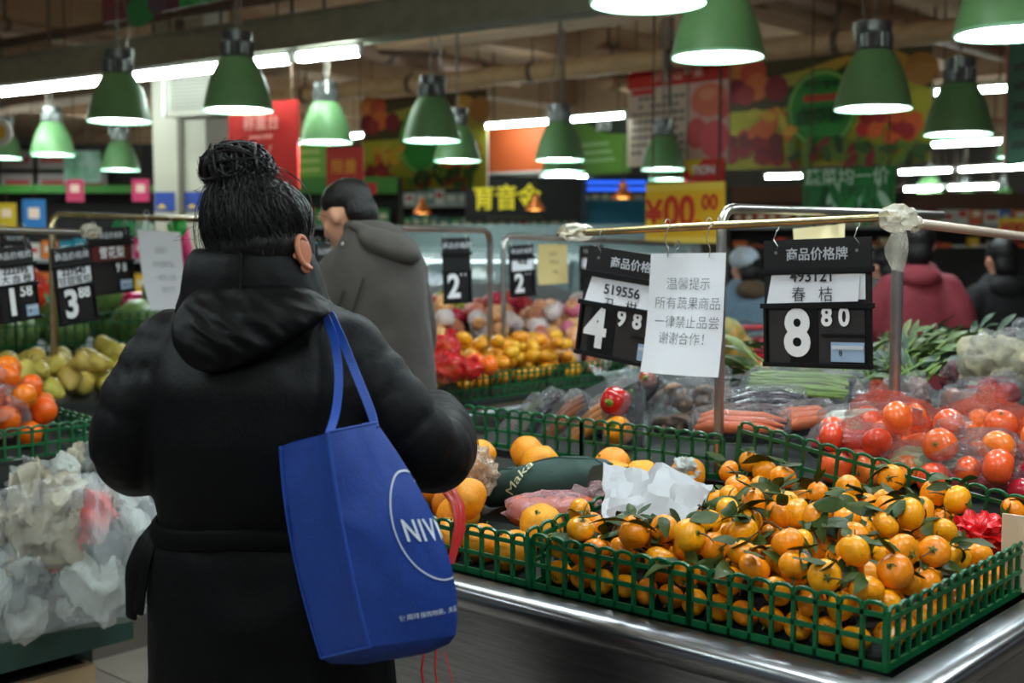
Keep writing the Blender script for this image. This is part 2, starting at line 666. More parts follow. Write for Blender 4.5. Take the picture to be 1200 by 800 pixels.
def make_lamp():
    t = thing('pendant_lamp', 'x', 'lamp', (0, 0, 0), 0, 'green pendant lamps')
    prof = [(0.195, 0), (0.190, 0.03), (0.180, 0.075), (0.162, 0.14), (0.138, 0.2), (0.112, 0.25), (0.092, 0.28), (0.082, 0.288)]
    sh = MB().lathe(prof, 40).build('shade', M_GREEN, t)
    MB().lathe([(0.195, 0.0), (0.199, -0.004), (0.199, -0.012), (0.192, -0.014), (0.188, -0.004)], 40).build('rim', M_RIM, sh)
    MB().lathe([(0.190, 0.0), (0.186, 0.03), (0.17, 0.09), (0.15, 0.13), (0.02, 0.15)], 32).build('reflector', M_INNER, sh)
    MB().lathe([(0.18, 0.012), (0.15, 0.004), (0.09, -0.002), (0.001, -0.004)], 32).build('diffuser', M_GLOW, t)
    h = MB()
    h.loft(ribbed(0.088, 0.285, 0.365))
    h.lathe([(0.092, 0.282), (0.096, 0.288), (0.092, 0.294)], 30)
    h.lathe([(0.07, 0.365), (0.07, 0.372), (0.086, 0.374), (0.086, 0.425), (0.05, 0.432), (0.001, 0.432)], 30)
    h.box((0.06, 0, 0.41), (0.06, 0.05, 0.05))
    ho = h.build('housing', M_HOUSE, t)
    MB().tube([(0.09, -0.02, 0.34), (0.1, -0.02, 0.4), (0.095, -0.02, 0.43)], 0.008, 6).build('clip', M_INNER, ho)
    c = MB()
    for i in range(10):                     # chain links up to the ceiling wire
        z = 0.44 + i * 0.03
        pts = [(0.008 * cos(q) * (i % 2), 0.008 * cos(q) * ((i + 1) % 2), z + 0.02 * sin(q)) for q in np.linspace(0, 2 * pi, 9)]
        c.tube(pts, 0.0035, 5, cap=False)
    c.tube([(0, 0, 0.73), (0, 0, 1.7)], 0.014, 6)
    c.tube([(0.05, 0, 0.43), (0.07, 0.01, 0.6), (0.03, 0.01, 0.8), (0.012, 0, 1.0)], 0.006, 5)
    c.build('chain', mat('chain_grey', (120, 112, 104), 0.4, 0.6), t)
    return t


lamp0 = make_lamp()
LAMPS = [  # rim centre in the photograph, rim width, label
    (140, 140, 72, 'green pendant lamp second from left in the upper left row'),
    (279, 127, 80, 'large green pendant lamp just left of the red weighing sign'),
    (62, 180, 49, 'green pendant lamp at far left above the price boards'),
    (141, 198, 44, 'small green pendant lamp left of the white pillar'),
    (382, 165, 61, 'green pendant lamp right of the red weighing sign'),
    (506, 163, 66, 'green pendant lamp before the left fruit banner, nearer one'),
    (536, 187, 54, 'green pendant lamp before the left fruit banner, lower right one'),
    (656, 186, 57, 'green pendant lamp in front of the plain orange panel'),
    (660, 200, 49, 'green pendant lamp half hidden behind the one before the orange panel'),
    (777, 197, 51, 'green pendant lamp in front of the white apple banner'),
    (783, 209, 45, 'green pendant lamp half hidden below the white apple banner'),
    (841, 64, 106, 'large green pendant lamp at the top centre right'),
    (1023, 125, 88, 'green pendant lamp in front of the large fruit banner'),
    (1123, 155, 77, 'green pendant lamp at the right end of the large fruit banner'),
    (1187, 36, 130, 'large green pendant lamp cut off at the upper right corner'),
    (760, 0, 134, 'green pendant lamp at the top edge showing only its rim'),
    (1089, 230, 33, 'tiny far green lamp right of the green price board'),
    (1131, 243, 32, 'middle one of the tiny far green lamps at right'),
    (1175, 243, 32, 'rightmost of the tiny far green lamps'),
    (1088, 245, 29, 'lowest tiny far green lamp beside the price board'),
    (4, 184, 42, 'green pendant lamp cut off at the left picture edge'),
    (1196, 182, 52, 'green pendant lamp cut off at the right picture edge'),
]
for k, (u, v, w, lab) in enumerate(LAMPS):
    d = FPX * 0.39 / w
    q = P(u, v, d)
    if k == 0:
        lamp0.location = q
        lamp0['label'] = lab
    else:
        copy_tree(lamp0, q, (0, 0, k * 1.3), None, lab)
# the same lamps go on above and behind the place where the picture was taken
for k, (x, y) in enumerate([(0.95, 2.75), (0.1, 3.0), (1.9, 3.5), (0.35, 1.35), (-1.6, 1.8), (1.7, 1.3), (-0.6, -0.6), (-2.3, 3.4)]):
    copy_tree(lamp0, (x, y, 2.36), (0, 0, k), None, 'green pendant lamp overhead beyond the upper picture edge')

# ---- small copper lamps of the far shop
M_COPPER = mat('lamp_copper', (196, 108, 52), 0.35, 0.6, var=0.1)
M_AMBER = mat('lamp_amber_glow', (255, 176, 84), 0.5, emit=6)
t = thing('copper_lamp', 'x', 'lamp', (0, 0, 0), 0, 'copper pendant lamps over the far counter')
MB().lathe([(0.19, 0), (0.185, 0.03), (0.14, 0.1), (0.085, 0.17), (0.07, 0.2), (0.07, 0.28), (0.03, 0.31), (0.01, 0.31)], 24).build('shade', M_COPPER, t)
MB().lathe([(0.18, 0.02), (0.09, 0.0), (0.001, 0.0)], 20).build('bulb', M_AMBER, t)
MB().tube([(0, 0, 0.3), (0, 0, 1.1)], 0.012, 6).build('cord', M_RUST, t)
for k, (u, v, w, lab) in enumerate([(495, 250, 22, 'copper pendant lamp at left over the far counter'), (515, 257, 18, 'small copper pendant lamp next to the left copper one'),
                                    (627, 246, 24, 'copper pendant lamp in front of the black shop sign'), (730, 232, 24, 'copper pendant lamp left of the yellow price sign')]):
    q = P(u, v, FPX * 0.38 / w * 0.65)
    if k == 0:
        t.location, t.scale, t['label'] = q, (0.65,) * 3, lab
    else:
        copy_tree(t, q, None, 0.65, lab)


# ---- hanging boards and banners
def pal(*cols):
    return [mat('print_%02x%02x%02x' % c, c, 0.6) for c in cols]


class Print:
    """flat coloured shapes printed on a board, board plane is local x/z, front is -y"""
    def __init__(s):
        s.mb, s.mats, s.idx, s.k = MB(), [], {}, 0

    def mi(s, c):
        if c not in s.idx:
            s.idx[c] = len(s.mats)
            s.mats.append(pal(c)[0])
        return s.idx[c]

    def poly(s, pts, c):
        s.k += 1
        y = -0.004 - 0.0004 * s.k
        s.mb.add([(x, y, z) for x, z in pts], [tuple(range(len(pts)))], s.mi(c))
        return s

    def rect(s, x0, z0, x1, z1, c):
        return s.poly([(x0, z0), (x1, z0), (x1, z1), (x0, z1)], c)

    def oval(s, x, z, rx, rz, c, rot=0.0, n=18):
        return s.poly([(x + rx * cos(a) * cos(rot) - rz * sin(a) * sin(rot), z + rx * cos(a) * sin(rot) + rz * sin(a) * cos(rot)) for a in [2 * pi * i / n for i in range(n)]], c)

    def build(s, parent, name='print'):
        if len(s.mb.f) <= 12:
            for f, mi in zip(s.mb.f, s.mb.m):
                q = MB()
                q.add([s.mb.v[i] for i in f], [tuple(range(len(f)))])
                q.build(name, s.mats[mi], parent, smooth=False)
            return None
        o = s.mb.build(name, s.mats, parent, smooth=False)
        o['kind'] = 'stuff'
        return o


def board(name, tl, tr, height, m, label, cat, thick=0.02, wires=3.98):
    """hanging board from top-left to top-right corner; returns (thing, width)"""
    tl, tr = Vector(tl), Vector(tr)
    d = tr - tl
    w = Vector((d.x, d.y, 0)).length
    t = thing(name, label, cat, (tl + tr) / 2 - Vector((0, 0, height / 2)), math.atan2(d.y, d.x))
    MB().box((0, thick / 2, 0), (w, thick, height)).build('panel', m, t, smooth=False)
    if wires:
        z = wires - t.location.z
        for s in (-0.42, 0.42):
            MB().tube([(s * w, thick / 2, height / 2), (s * w, thick / 2, z)], 0.006, 5).build('wire', M_RUST, t)
    return t, w


RNDB = random.Random(5)


def fruit_print(t, w, h):
    p = Print()
    p.rect(-w / 2, -h / 2, w / 2, h / 2, (150, 142, 30))
    p.rect(-w / 2, -h * 0.18, w / 2, h * 0.12, (166, 160, 38))
    p.poly([(-w / 2, h / 2), (w / 2, h / 2), (w / 2, h * 0.12), (w * 0.28, h * 0.3), (-w * 0.05, h * 0.22), (-w * 0.2, h * 0.05), (-w / 2, h * 0.05)], (66, 54, 22))
    for i in range(6):                      # bananas
        p.oval(-w * 0.02 - i * w * 0.035, h * (0.36 - 0.012 * i), w * 0.17, h * 0.055, (196 - 8 * i, 150, 52), 0.3 - 0.05 * i)
    p.oval(w * 0.36, h * 0.34, w * 0.11, h * 0.1, (180, 130, 44), -0.6).oval(w * 0.45, h * 0.3, w * 0.08, h * 0.14, (150, 98, 36), -0.3).oval(w * 0.32, h * 0.22, w * 0.04, h * 0.2, (188, 150, 60), 0.4)
    for x, z, r, c in [(-0.44, 0.42, 0.07, (196, 120, 60)), (-0.36, 0.4, 0.07, (186, 70, 40)), (-0.45, 0.24, 0.06, (120, 20, 34)), (-0.34, 0.27, 0.065, (202, 104, 44)), (-0.24, 0.24, 0.06, (128, 22, 36)), (-0.4, 0.2, 0.05, (150, 40, 40))]:
        p.oval(x * w, z * h, r * w, r * w, c)
    p.oval(-0.01 * w, 0.02 * h, 0.175 * w, 0.36 * h, (44, 120, 40)).oval(-0.01 * w, 0.02 * h, 0.165 * w, 0.34 * h, (150, 190, 90)).oval(-0.01 * w, 0.02 * h, 0.155 * w, 0.32 * h, (40, 132, 44))
    p.rect(-0.1 * w, 0.09 * h, 0.08 * w, 0.15 * h, (190, 60, 40))
    for i in range(26):                     # cherries and tomatoes
        x, z = RNDB.uniform(-0.48, -0.22), RNDB.uniform(-0.42, -0.18)
        p.oval(x * w, z * h, 0.034 * w, 0.034 * w, RNDB.choice([(132, 20, 30), (104, 14, 26), (166, 40, 40)]))
    for i in range(12):
        x, z = RNDB.uniform(-0.38, -0.16), RNDB.uniform(-0.2, 0.02)
        p.oval(x * w, z * h, 0.04 * w, 0.024 * w, RNDB.choice([(206, 150, 40), (196, 90, 36), (190, 170, 60)]), RNDB.uniform(0, 3))
    for i in range(22):
        x, z = RNDB.uniform(0.18, 0.44), RNDB.uniform(-0.3, -0.03)
        p.oval(x * w, z * h, 0.036 * w, 0.036 * w, RNDB.choice([(190, 36, 26), (212, 92, 34), (160, 24, 24)]))
    for i in range(34):
        x, z = RNDB.uniform(-0.16, 0.48), RNDB.uniform(-0.47, -0.3)
        p.oval(x * w, z * h, 0.045 * w, 0.02 * w, RNDB.choice([(48, 84, 26), (34, 60, 22), (96, 120, 40), (130, 30, 30)]), RNDB.uniform(0, 3))
    p.build(t)


M_BOARD = mat('board_white', (205, 198, 188), 0.6)
# large fruit banner, right
tl, trr = P(853, 73, 14.4), P(1094, 55, 12.9)
t, w = board('fruit_banner', tl, trr, 1.2, M_BOARD, 'large hanging banner printed with bananas, cherries and tomatoes, at right', 'banner')
fruit_print(t, w, 1.2)
text('合华鲜', 0.2, mat('print_dark_green', (16, 60, 22), 0.6), t, (-0.02, -0.05, -0.06), bold=0.02)
text('每日精选', 0.11, mat('print_dark_green', (16, 60, 22), 0.6), t, (-0.02, -0.05, 0.27), bold=0.02)
# left fruit banner
tl, trr = P(424, 119, 15.6), P(571, 104, 14.5)
t, w = board('fruit_banner', tl, trr, 1.12, M_BOARD, 'hanging fruit banner behind the man, between red and orange boards', 'banner')
fruit_print(t, w, 1.12)
# white apple banner
tl, trr = P(736, 80, 13.3), P(855, 74, 12.4)
t, w = board('apple_banner', tl, trr, 1.0, mat('banner_offwhite', (206, 186, 170), 0.6), 'white hanging banner with a red heading and pink apples', 'banner')
p = Print()
p.rect(-w / 2, 0.31, w / 2, 0.5, (196, 32, 26)).rect(-w * 0.46, 0.24, -w * 0.22, 0.3, (204, 60, 50))
p.rect(w * 0.13, -0.5, w * 0.5, 0.3, (214, 170, 160))
p.oval(w * 0.32, 0.12, w * 0.18, 0.17, (226, 120, 96)).oval(w * 0.2, -0.2, w * 0.1, 0.16, (206, 84, 84)).oval(w * 0.37, -0.27, w * 0.14, 0.19, (222, 92, 104)).oval(w * 0.45, 0.02, w * 0.05, 0.1, (214, 90, 90))
p.oval(w * 0.3, 0.18, w * 0.08, 0.06, (236, 150, 120))
for i in range(8):
    for j in range(9):
        if RNDB.random() < 0.9:
            p.rect(w * (-0.44 + j * 0.06), 0.18 - i * 0.08, w * (-0.395 + j * 0.06), 0.215 - i * 0.08, (112, 96, 92))
p.build(t)
text('沂蒙山苹果', 0.13, pal((236, 196, 180))[0], t, (0.05, -0.06, 0.4), bold=0.01)
# red promotion strip under the apple banner
t, w = board('promotion_board', P(801, 187, 12.4), P(848, 185, 12.0), 0.23, pal((206, 32, 26))[0], 'small red promotion board under the white apple banner', 'sign')
p = Print()
p.poly([(-w / 2, 0.115), (0, 0.115), (-w * 0.3, -0.05)], (230, 190, 40))
p.build(t)
text('TION', 0.12, WHITEP, t, (0.02, -0.02, 0), bold=0.03)
# red weighing sign
t, w = board('weighing_sign', P(267, 121, 9.6), P(348, 118, 9.2), 0.66, pal((196, 30, 26))[0], 'red hanging sign for the weighing counter with white lettering', 'sign')
text('称重台', 0.125, pal((232, 160, 150))[0], t, (0.0, -0.012, 0.17), bold=0.012)
text('SCALE DESK', 0.045, pal((232, 160, 150))[0], t, (0.0, -0.012, 0.07), bold=0.02)
p = Print()
for s in (-1, 1):
    p.poly([(s * 0.11, 0.0), (s * 0.09, 0.01), (s * 0.04, -0.07), (s * 0.055, -0.075)], (226, 140, 130))
p.rect(-0.02, -0.13, 0.02, -0.05, (226, 140, 130)).rect(-0.12, -0.16, 0.12, -0.135, (226, 140, 130))
p.build(t)
# plain orange panel
t, w = board('orange_banner', P(572, 142, 15.0), P(645, 138, 14.5), 0.62, pal((190, 84, 34))[0], 'plain dull orange panel hanging behind the lamps', 'sign')
MB().box((0, -0.004, -0.31), (w, 0.03, 0.03)).build('frame', M_FIX, t, smooth=False)
# green notice banner left of the apple banner
t, w = board('green_banner', P(672, 143, 15.8), P(738, 138, 15.0), 0.66, pal((92, 142, 44))[0], 'green notice banner left of the white apple banner', 'banner')
p = Print()
p.poly([(-w * 0.3, 0.33), (w * 0.5, 0.33), (w * 0.5, 0.12), (w * 0.1, 0.16)], (26, 40, 24))
for i in range(3):
    p.rect(-w * 0.4, 0.02 - i * 0.1, w * (0.15 + 0.05 * i), 0.06 - i * 0.1, (150, 190, 130))
p.build(t)
text('前方', 0.14, WHITEP, t, (0.08, -0.02, 0.25), bold=0.03)
# red and green posters behind the man
t, w = board('red_poster', P(382, 174, 13.6), P(425, 170, 13.4), 0.45, pal((190, 34, 24))[0], 'small red poster with golden characters left of fruit banner', 'poster', wires=3.98)
text('限量', 0.17, pal((226, 150, 40))[0], t, (0, -0.012, 0), bold=0.015)
t, w = board('green_poster', P(347, 170, 13.8), P(382, 168, 13.6), 0.36, pal((120, 178, 64))[0], 'small light green poster beside the red weighing sign', 'poster')
p = Print()
for i in range(3):
    p.rect(-w * 0.35, 0.08 - i * 0.1, w * 0.3, 0.12 - i * 0.1, (200, 214, 120))
p.build(t)
t, w = board('red_shelf_label', P(398, 216, 13.2), P(440, 213, 13.0), 0.12, pal((200, 40, 30))[0], 'narrow red label strip beside the head of the man', 'sign', wires=0)
# black shop sign with yellow characters
t, w = board('shop_sign', P(545, 213, 17.5), P(682, 206, 16.6), 0.58, pal((12, 18, 20))[0], 'black shop sign with yellow characters behind the racks', 'sign', thick=0.15)
text('育音金', 0.36, mat('sign_yellow', (226, 214, 40), 0.5, emit=0.35), t, (-0.24, -0.01, 0.02), bold=0.02)
p = Print()
for i in range(9):
    p.rect(-w * 0.3 + i * 0.1, -0.25, -w * 0.3 + i * 0.1 + 0.06, -0.22, (90, 84, 60))
p.build(t)
# yellow price sign
t, w = board('yellow_price_sign', P(757, 216, 8.0), P(849, 212, 7.7), 0.38, pal((240, 188, 24))[0], 'yellow hanging price sign with red figures over the middle', 'sign')
p = Print()
p.rect(-w * 0.5, 0.14, w * 0.5, 0.19, (244, 210, 80)).rect(-w * 0.5, -0.19, w * 0.5, -0.15, (250, 216, 90))
p.build(t)
text('¥', 0.2, pal((206, 52, 24))[0], t, (-w * 0.38, -0.014, 0), bold=0.03)
text('00.', 0.27, pal((206, 52, 24))[0], t, (-w * 0.01, -0.014, 0.0), bold=0.03, sx=0.8)
text('00', 0.13, pal((206, 52, 24))[0], t, (w * 0.33, -0.014, 0.06), bold=0.03, sx=0.85)
# green average price board
t, w = board('green_price_board', P(941, 199, 9.0), P(1049, 194, 8.6), 0.36, pal((14, 122, 48))[0], 'green hanging price board with pictures of leafy vegetables', 'sign')
p = Print()
p.rect(-w * 0.48, -0.18, w * 0.48, 0.05, (28, 84, 40))
for i in range(40):
    p.oval(RNDB.uniform(-0.44, 0.44) * w, RNDB.uniform(-0.17, 0.03), 0.03, 0.09, RNDB.choice([(20, 104, 46), (40, 130, 60), (14, 64, 34), (150, 190, 160)]), RNDB.uniform(-0.6, 0.6))
p.build(t)
text('蔬菜均一价', 0.125, pal((196, 222, 200))[0], t, (0, -0.03, 0.11), bold=0.008)
t, w = board('yellow_shelf_sign', P(1170, 256, 9.5), P(1230, 254, 9.3), 0.16, pal((226, 186, 40))[0], 'small yellow sign at the right edge above the dark coat', 'sign', wires=0)
text('¥00.', 0.11, pal((206, 52, 24))[0], t, (-0.06, -0.02, 0), bold=0.03)
# pictured panel at the top left and a green one at the right edge
t, w = board('printed_panel', P(119, -22, 8.2), P(262, -52, 7.4), 0.26, pal((96, 48, 60))[0], 'printed panel with green leaves hanging at the top left edge', 'banner')
p = Print()
p.rect(-w * 0.5, -0.13, -w * 0.3, 0.13, (120, 54, 60)).oval(-w * 0.16, -0.1, 0.16, 0.1, (44, 130, 66)).oval(-w * 0.02, -0.05, 0.1, 0.1, (90, 70, 84)).rect(w * 0.16, -0.13, w * 0.5, 0.13, (60, 150, 70))
for i in range(14):
    p.oval(w * RNDB.uniform(0.18, 0.48), RNDB.uniform(-0.12, 0.1), 0.05, 0.015, RNDB.choice([(120, 190, 90), (30, 120, 60)]), RNDB.uniform(0, 3))
p.build(t)
t, w = board('dark_green_banner', P(1182, 45, 6.6), P(1240, 40, 6.2), 0.64, pal((38, 84, 62))[0], 'dark green banner cut off at the right picture edge', 'banner')
p = Print()
for i in range(5):
    p.rect(-w * 0.35, 0.16 - i * 0.1, w * 0.4, 0.2 - i * 0.1, (24, 44, 38))
p.rect(-w * 0.5, -0.32, -w * 0.47, 0.32, (190, 90, 90))
p.build(t)
# pillar, air conditioner
q = P(228, 300, 11.6)
t = thing('pillar', 'white square pillar left of the red weighing sign', 'pillar', (q.x, q.y, 0), R(-12))
m = MB().box((0, 0, 2.0), (0.52, 0.52, 4.0)).build('shaft', mat('pillar_cream', (172, 166, 152), 0.5), t, smooth=False)
MB().box((0.02, -0.275, 1.9), (0.05, 0.03, 3.8)).build('conduit', mat('pillar_seam', (96, 88, 78), 0.6), t, smooth=False)
for s, lab in ((-1, 0), (1, 0)):
    MB().box((s * 0.15, -0.266, 1.92), (0.2, 0.01, 0.17)).build('poster', pal((32, 60, 140))[0], t, smooth=False)
    MB().add([(s * 0.15 - 0.08, -0.273, 1.86), (s * 0.15 + 0.02, -0.273, 1.86), (s * 0.15 - 0.03, -0.273, 1.9)], [(0, 1, 2)]).build('poster_print', pal((220, 180, 60))[0], t, smooth=False)
q = P(238, 112, 10.6)
t = thing('air_conditioner', 'grey boxy air unit hanging beside the large lamp', 'air unit', q, R(-25))
MB().box((0, 0, 0), (0.6, 0.3, 0.36)).build('casing', mat('ac_grey', (128, 124, 114), 0.5), t, smooth=False)
for i in range(9):
    MB().box((0.02, -0.156, -0.12 + i * 0.03), (0.46, 0.012, 0.014)).build('slat', mat('ac_slat', (84, 80, 74), 0.5), t, smooth=False)
MB().box((-0.285, -0.156, 0), (0.03, 0.014, 0.34)).build('edge_trim', M_FIX, t, smooth=False)
MB().tube([(-0.2, 0, 0.18), (-0.2, 0, 1.2)], 0.01, 5).build('hanger_rod', M_RUST, t)
MB().tube([(0.2, 0, 0.18), (0.2, 0, 1.2)], 0.01, 5).build('hanger_rod', M_RUST, t)
# ================================================================= STANDS
M_DKGREEN = mat('stand_dark_green', (38, 66, 58), 0.5, var=0.1)
M_WOOD = mat('crate_beige', (168, 140, 104), 0.7, var=0.15, scale=5)
M_BED = mat('stand_bed_dark', (20, 28, 24), 0.7)
M_HOLE = mat('hole_black', (6, 8, 8), 0.9)


def stand(label, x0, x1, y0, y1, zt, face, bed, holes=None, rim=True):
    """produce stand on the hall grid; bed = list of (poly profile) prisms built by the caller; face lists the sides with an apron"""
    o = W(x0, y0, 0)
    t = thing('produce_stand', label, 'stand', o, GA)
    w, d = x1 - x0, y1 - y0
    m = MB()
    m.box((w / 2, d / 2, zt - 0.2), (w - 0.06, d - 0.06, 0.02))
    ap = 0.5
    ft = {'f': ((w / 2, 0.02, zt - 0.32), (w, 0.02, ap)), 'b': ((w / 2, d - 0.02, zt - 0.32), (w, 0.02, ap)),
          'l': ((0.02, d / 2, zt - 0.32), (0.02, d, ap)), 'r': ((w - 0.02, d / 2, zt - 0.32), (0.02, d, ap))}
    for k, (c, s) in ft.items():
        MB().box(c, s).build('apron', M_DKGREEN, t, smooth=False)
    if holes:
        h = MB()
        for (hx, hy, hz, ax) in holes:
            if ax == 'y':
                h.tube([(hx, hy - 0.006, hz), (hx, hy + 0.02, hz)], 0.013, 12)
            else:
                h.tube([(hx - 0.02, hy, hz), (hx + 0.006, hy, hz)], 0.013, 12)
        h.build('bolt_holes', M_HOLE, t)
    lg = MB().box((0, 0, (zt - 0.5) / 2), (0.06, 0.06, zt - 0.5)).mesh('leg', M_DKGREEN, smooth=False)
    for lx in (0.12, w - 0.12):
        for ly in (0.12, d - 0.12):
            link('leg', lg, t, (lx, ly, 0))
    if rim:
        m = MB()
        pr = [(0.0, 0.0), (0.0, 0.012), (-0.035, 0.012), (-0.052, 0.004), (-0.06, -0.012), (-0.06, -0.03), (-0.048, -0.045), (-0.04, -0.05), (-0.04, -0.09), (-0.03, -0.095), (-0.03, -0.14), (0.0, -0.14)]
        # mitred rim all around: profile (outward offset, height)
        rings = []
        for (ox, oz) in pr:
            e = -ox
            rings.append([(-e, -e, zt + oz), (w + e, -e, zt + oz), (w + e, d + e, zt + oz), (-e, d + e, zt + oz)])
        m.loft(rings, cap=False)
        m.build('steel_rim', STEEL, t, angle=50)
    bd = MB()
    for prism in bed:                        # (x range, profile points (y,z))
        xa, xb, prof = prism
        n = len(prof)
        bd.add([(xa - x0, py - y0, pz) for py, pz in prof] + [(xb - x0, py - y0, pz) for py, pz in prof],
               [tuple(range(n)), tuple(range(2 * n - 1, n - 1, -1))] + [(i, i + n, (i + 1) % n + n, (i + 1) % n) for i in range(n)])
    bd.build('bed', M_BED, t, smooth=False)
    return t


PAN = {}


def panel_mesh(n, h, pitch=0.043, rows=3):
    """a basket side of n arched cells; local x along, z up"""
    key = (n, h, pitch)
    if key in PAN:
        return PAN[key]
    m = MB()
    L = n * pitch
    for i in range(n + 1):
        wd = 0.011 if i in (0, n) else 0.0065
        m.box((i * pitch, 0, h * 0.46), (wd, 0.008, h * 0.92))
    for r in range(rows):
        z = 0.006 + r * h * 0.78 / (rows - 1) if rows > 1 else 0
        m.box((L / 2, -0.001, z), (L, 0.006, 0.008 if r else 0.012))
    for i in range(n):                       # arched tops
        c = (i + 0.5) * pitch
        a = [Vector((c + pitch * 0.46 * cos(q), 0, h * 0.90 + h * 0.11 * sin(q) ** 0.6 if sin(q) > 0 else h * 0.9)) for q in np.linspace(pi, 0, 7)]
        m.tube(a, 0.0042, 5)
    PAN[key] = m.mesh('panel', BASKET, smooth=False)
    return PAN[key]


def panel_run(parent, a, b, h, lean=0.0, pitch=0.043, per=9):
    """basket panels from point a to b (local to parent), split in pieces"""
    a, b = Vector(a), Vector(b)
    d = b - a
    L = d.length
    n = max(1, round(L / (pitch * per)))
    pl = L / n
    cells = max(2, round(pl / pitch))
    me = panel_mesh(cells, h, round(pl / cells, 4))
    M = Matrix.Translation((0, 0, 0))
    yaw = math.atan2(d.y, d.x)
    pit = -math.asin(d.z / L)
    for i in range(n):
        o = link('panel', me, parent, a + d * (i / n))
        o.rotation_euler = Euler((lean, 0, 0)).to_matrix().to_euler()
        o.rotation_euler = (Matrix.Rotation(yaw, 3, 'Z') @ Matrix.Rotation(pit, 3, 'Y') @ Matrix.Rotation(lean, 3, 'X')).to_euler()


def basket(label, pieces, h=0.11, group='green plastic produce baskets', pitch=0.043):
    t = thing('produce_basket', label, 'basket', W(*pieces[0][0]), GA, group)
    o = Vector(pieces[0][0])
    for pc in pieces:
        panel_run(t, Vector(pc[0]) - o, Vector(pc[1]) - o, pc[2] if len(pc) > 2 else h, pc[3] if len(pc) > 3 else 0.0, pitch)
    return t


# ---------------------------------------------------------------- main stand (tangerines)
MAIN = stand('steel rimmed produce stand carrying the leafy tangerines', -1.72, 0.02, -0.02, 2.3, 0.815, 'f',
      [(-0.71, -0.03, [(0.045, 0.63), (0.045, 0.83), (0.075, 0.858), (0.74, 0.858), (0.74, 0.63)]),
       (-1.68, -0.77, [(0.03, 0.63), (0.03, 0.828), (0.12, 0.838), (0.74, 0.908), (0.74, 0.63)]),
       (-1.68, -0.02, [(0.78, 0.63), (0.78, 0.92), (1.1, 0.98), (1.5, 1.06), (1.9, 1.06), (2.25, 0.9), (2.25, 0.63)])],
      holes=[(0.12 + i * 0.2, 0.01, 0.42, 'y') for i in range(9)])


def slope(parent, x0, x1, y0, y1, xf, zf, k):
    """board under a heap rising away from the aisle, same rule as the heap's floor"""
    o = grid(parent.location)
    zb, zc = zf + k * (xf - x0) - 0.004, zf - 0.004
    pts = [(x0, 0.7), (x1, 0.7), (x1, zc), (xf, zc), (x0, zb)]
    n = len(pts)
    m = MB()
    m.add([(px_ - o.x, y0 - o.y, z_) for px_, z_ in pts] + [(px_ - o.x, y1 - o.y, z_) for px_, z_ in pts], [tuple(range(n)), tuple(range(2 * n - 1, n - 1, -1))] + [(i, i + n, (i + 1) % n + n, (i + 1) % n) for i in range(n)])
    m.build('sloping_board', M_BED, parent, smooth=False)


ap = MB().box((0.87, -0.012, 0.57), (1.7, 0.012, 0.21)).build('steel_apron', STEEL, MAIN, smooth=False)
MB().box((1.752, 1.15, 0.57), (0.012, 2.3, 0.21)).build('steel_apron', STEEL, MAIN, smooth=False)
ZB = 0.827
basket('green basket holding the leafy tangerines', [((-0.74, 0.0, ZB), (0.0, 0.0, ZB), 0.108), ((0, 0.0, ZB), (0, 0.75, ZB), 0.1)])
basket('green basket divider left of the tangerine pile', [((-0.745, 0.0, ZB), (-0.745, 0.38, ZB + 0.05), 0.115)])
basket('green basket front before the large oranges', [((-1.6, 0.0, ZB), (-0.75, 0.0, ZB), 0.1)])
basket('raised slanting green basket back behind the tangerines', [((-0.74, 0.765, 0.955), (0.03, 0.765, 0.845), 0.128, 0.1)])
basket('green basket back behind the large oranges', [((-1.66, 0.765, 0.93), (-0.78, 0.765, 0.93), 0.11)])

# ---- tangerines
M_TANG = mat('tangerine_peel', (250, 156, 14), 0.27, var=0.10, scale=9, bump=0.07, bscale=150, rand=0.42, spec=0.55, sss=0.03)
M_CALYX = mat('calyx_green', (92, 104, 40), 0.6)
M_LEAF = mat('citrus_leaf', (34, 56, 12), 0.45, col2=(66, 82, 24), scale=25, rand=0.7, spec=0.25, bump=0.15, bscale=60)
M_STALK = mat('twig', (70, 62, 34), 0.7)


def citrus_mesh(name, m, r=1.0, squash=0.84, nu=22, nv=14, lump=0.03, neck=0.0, seed=0):
    vs, fs = [], []
    mb = MB().ell((0, 0, 0), 1.0, nu, nv)
    for v in mb.v:
        v = Vector(v)
        k = 1 + lump * noise.noise(v * 1.7 + Vector((seed, 0, 0)))
        z = v.z * squash
        if v.z > 0.8:
            z -= (v.z - 0.8) * 0.55
            z += neck * max(0, (v.z - 0.82) / 0.18)
        if v.z < -0.85:
            z += (-v.z - 0.85) * 0.5
        vs.append((v.x * k * r, v.y * k * r, z * k * r))
    mb.v = vs
    return mb.mesh(name, m, angle=80)


def leaf_mesh(L=0.055, Wd=0.021, bend=0.4, fold=0.3, m=None, wave=0.0):
    v, f = [], []
    n = 6
    for i in range(n + 1):
        s = i / n
        w = Wd * 0.5 * (sin(pi * s ** 0.85) ** 0.8) if 0 < i < n else 0.0008
        a = bend * s
        x = L * sin(a) / bend if bend else L * s
        z = -L * (1 - cos(a)) / bend
        u = wave * sin(s * 7)
        v += [(x, -w, z + w * fold + u), (x, 0, z), (x, w, z + w * fold - u)]
    for i in range(n):
        for j in (0, 1):
            q = i * 3 + j
            f.append((q, q + 1, q + 4, q + 3))
    # thickness
    k = len(v)
    v += [(a, b, c - 0.0006) for a, b, c in v]
    f += [tuple(reversed([i + k for i in q])) for q in f]
    mb = MB()
    mb.add(v, f)
    return mb.mesh('leaf', m or M_LEAF, angle=80)


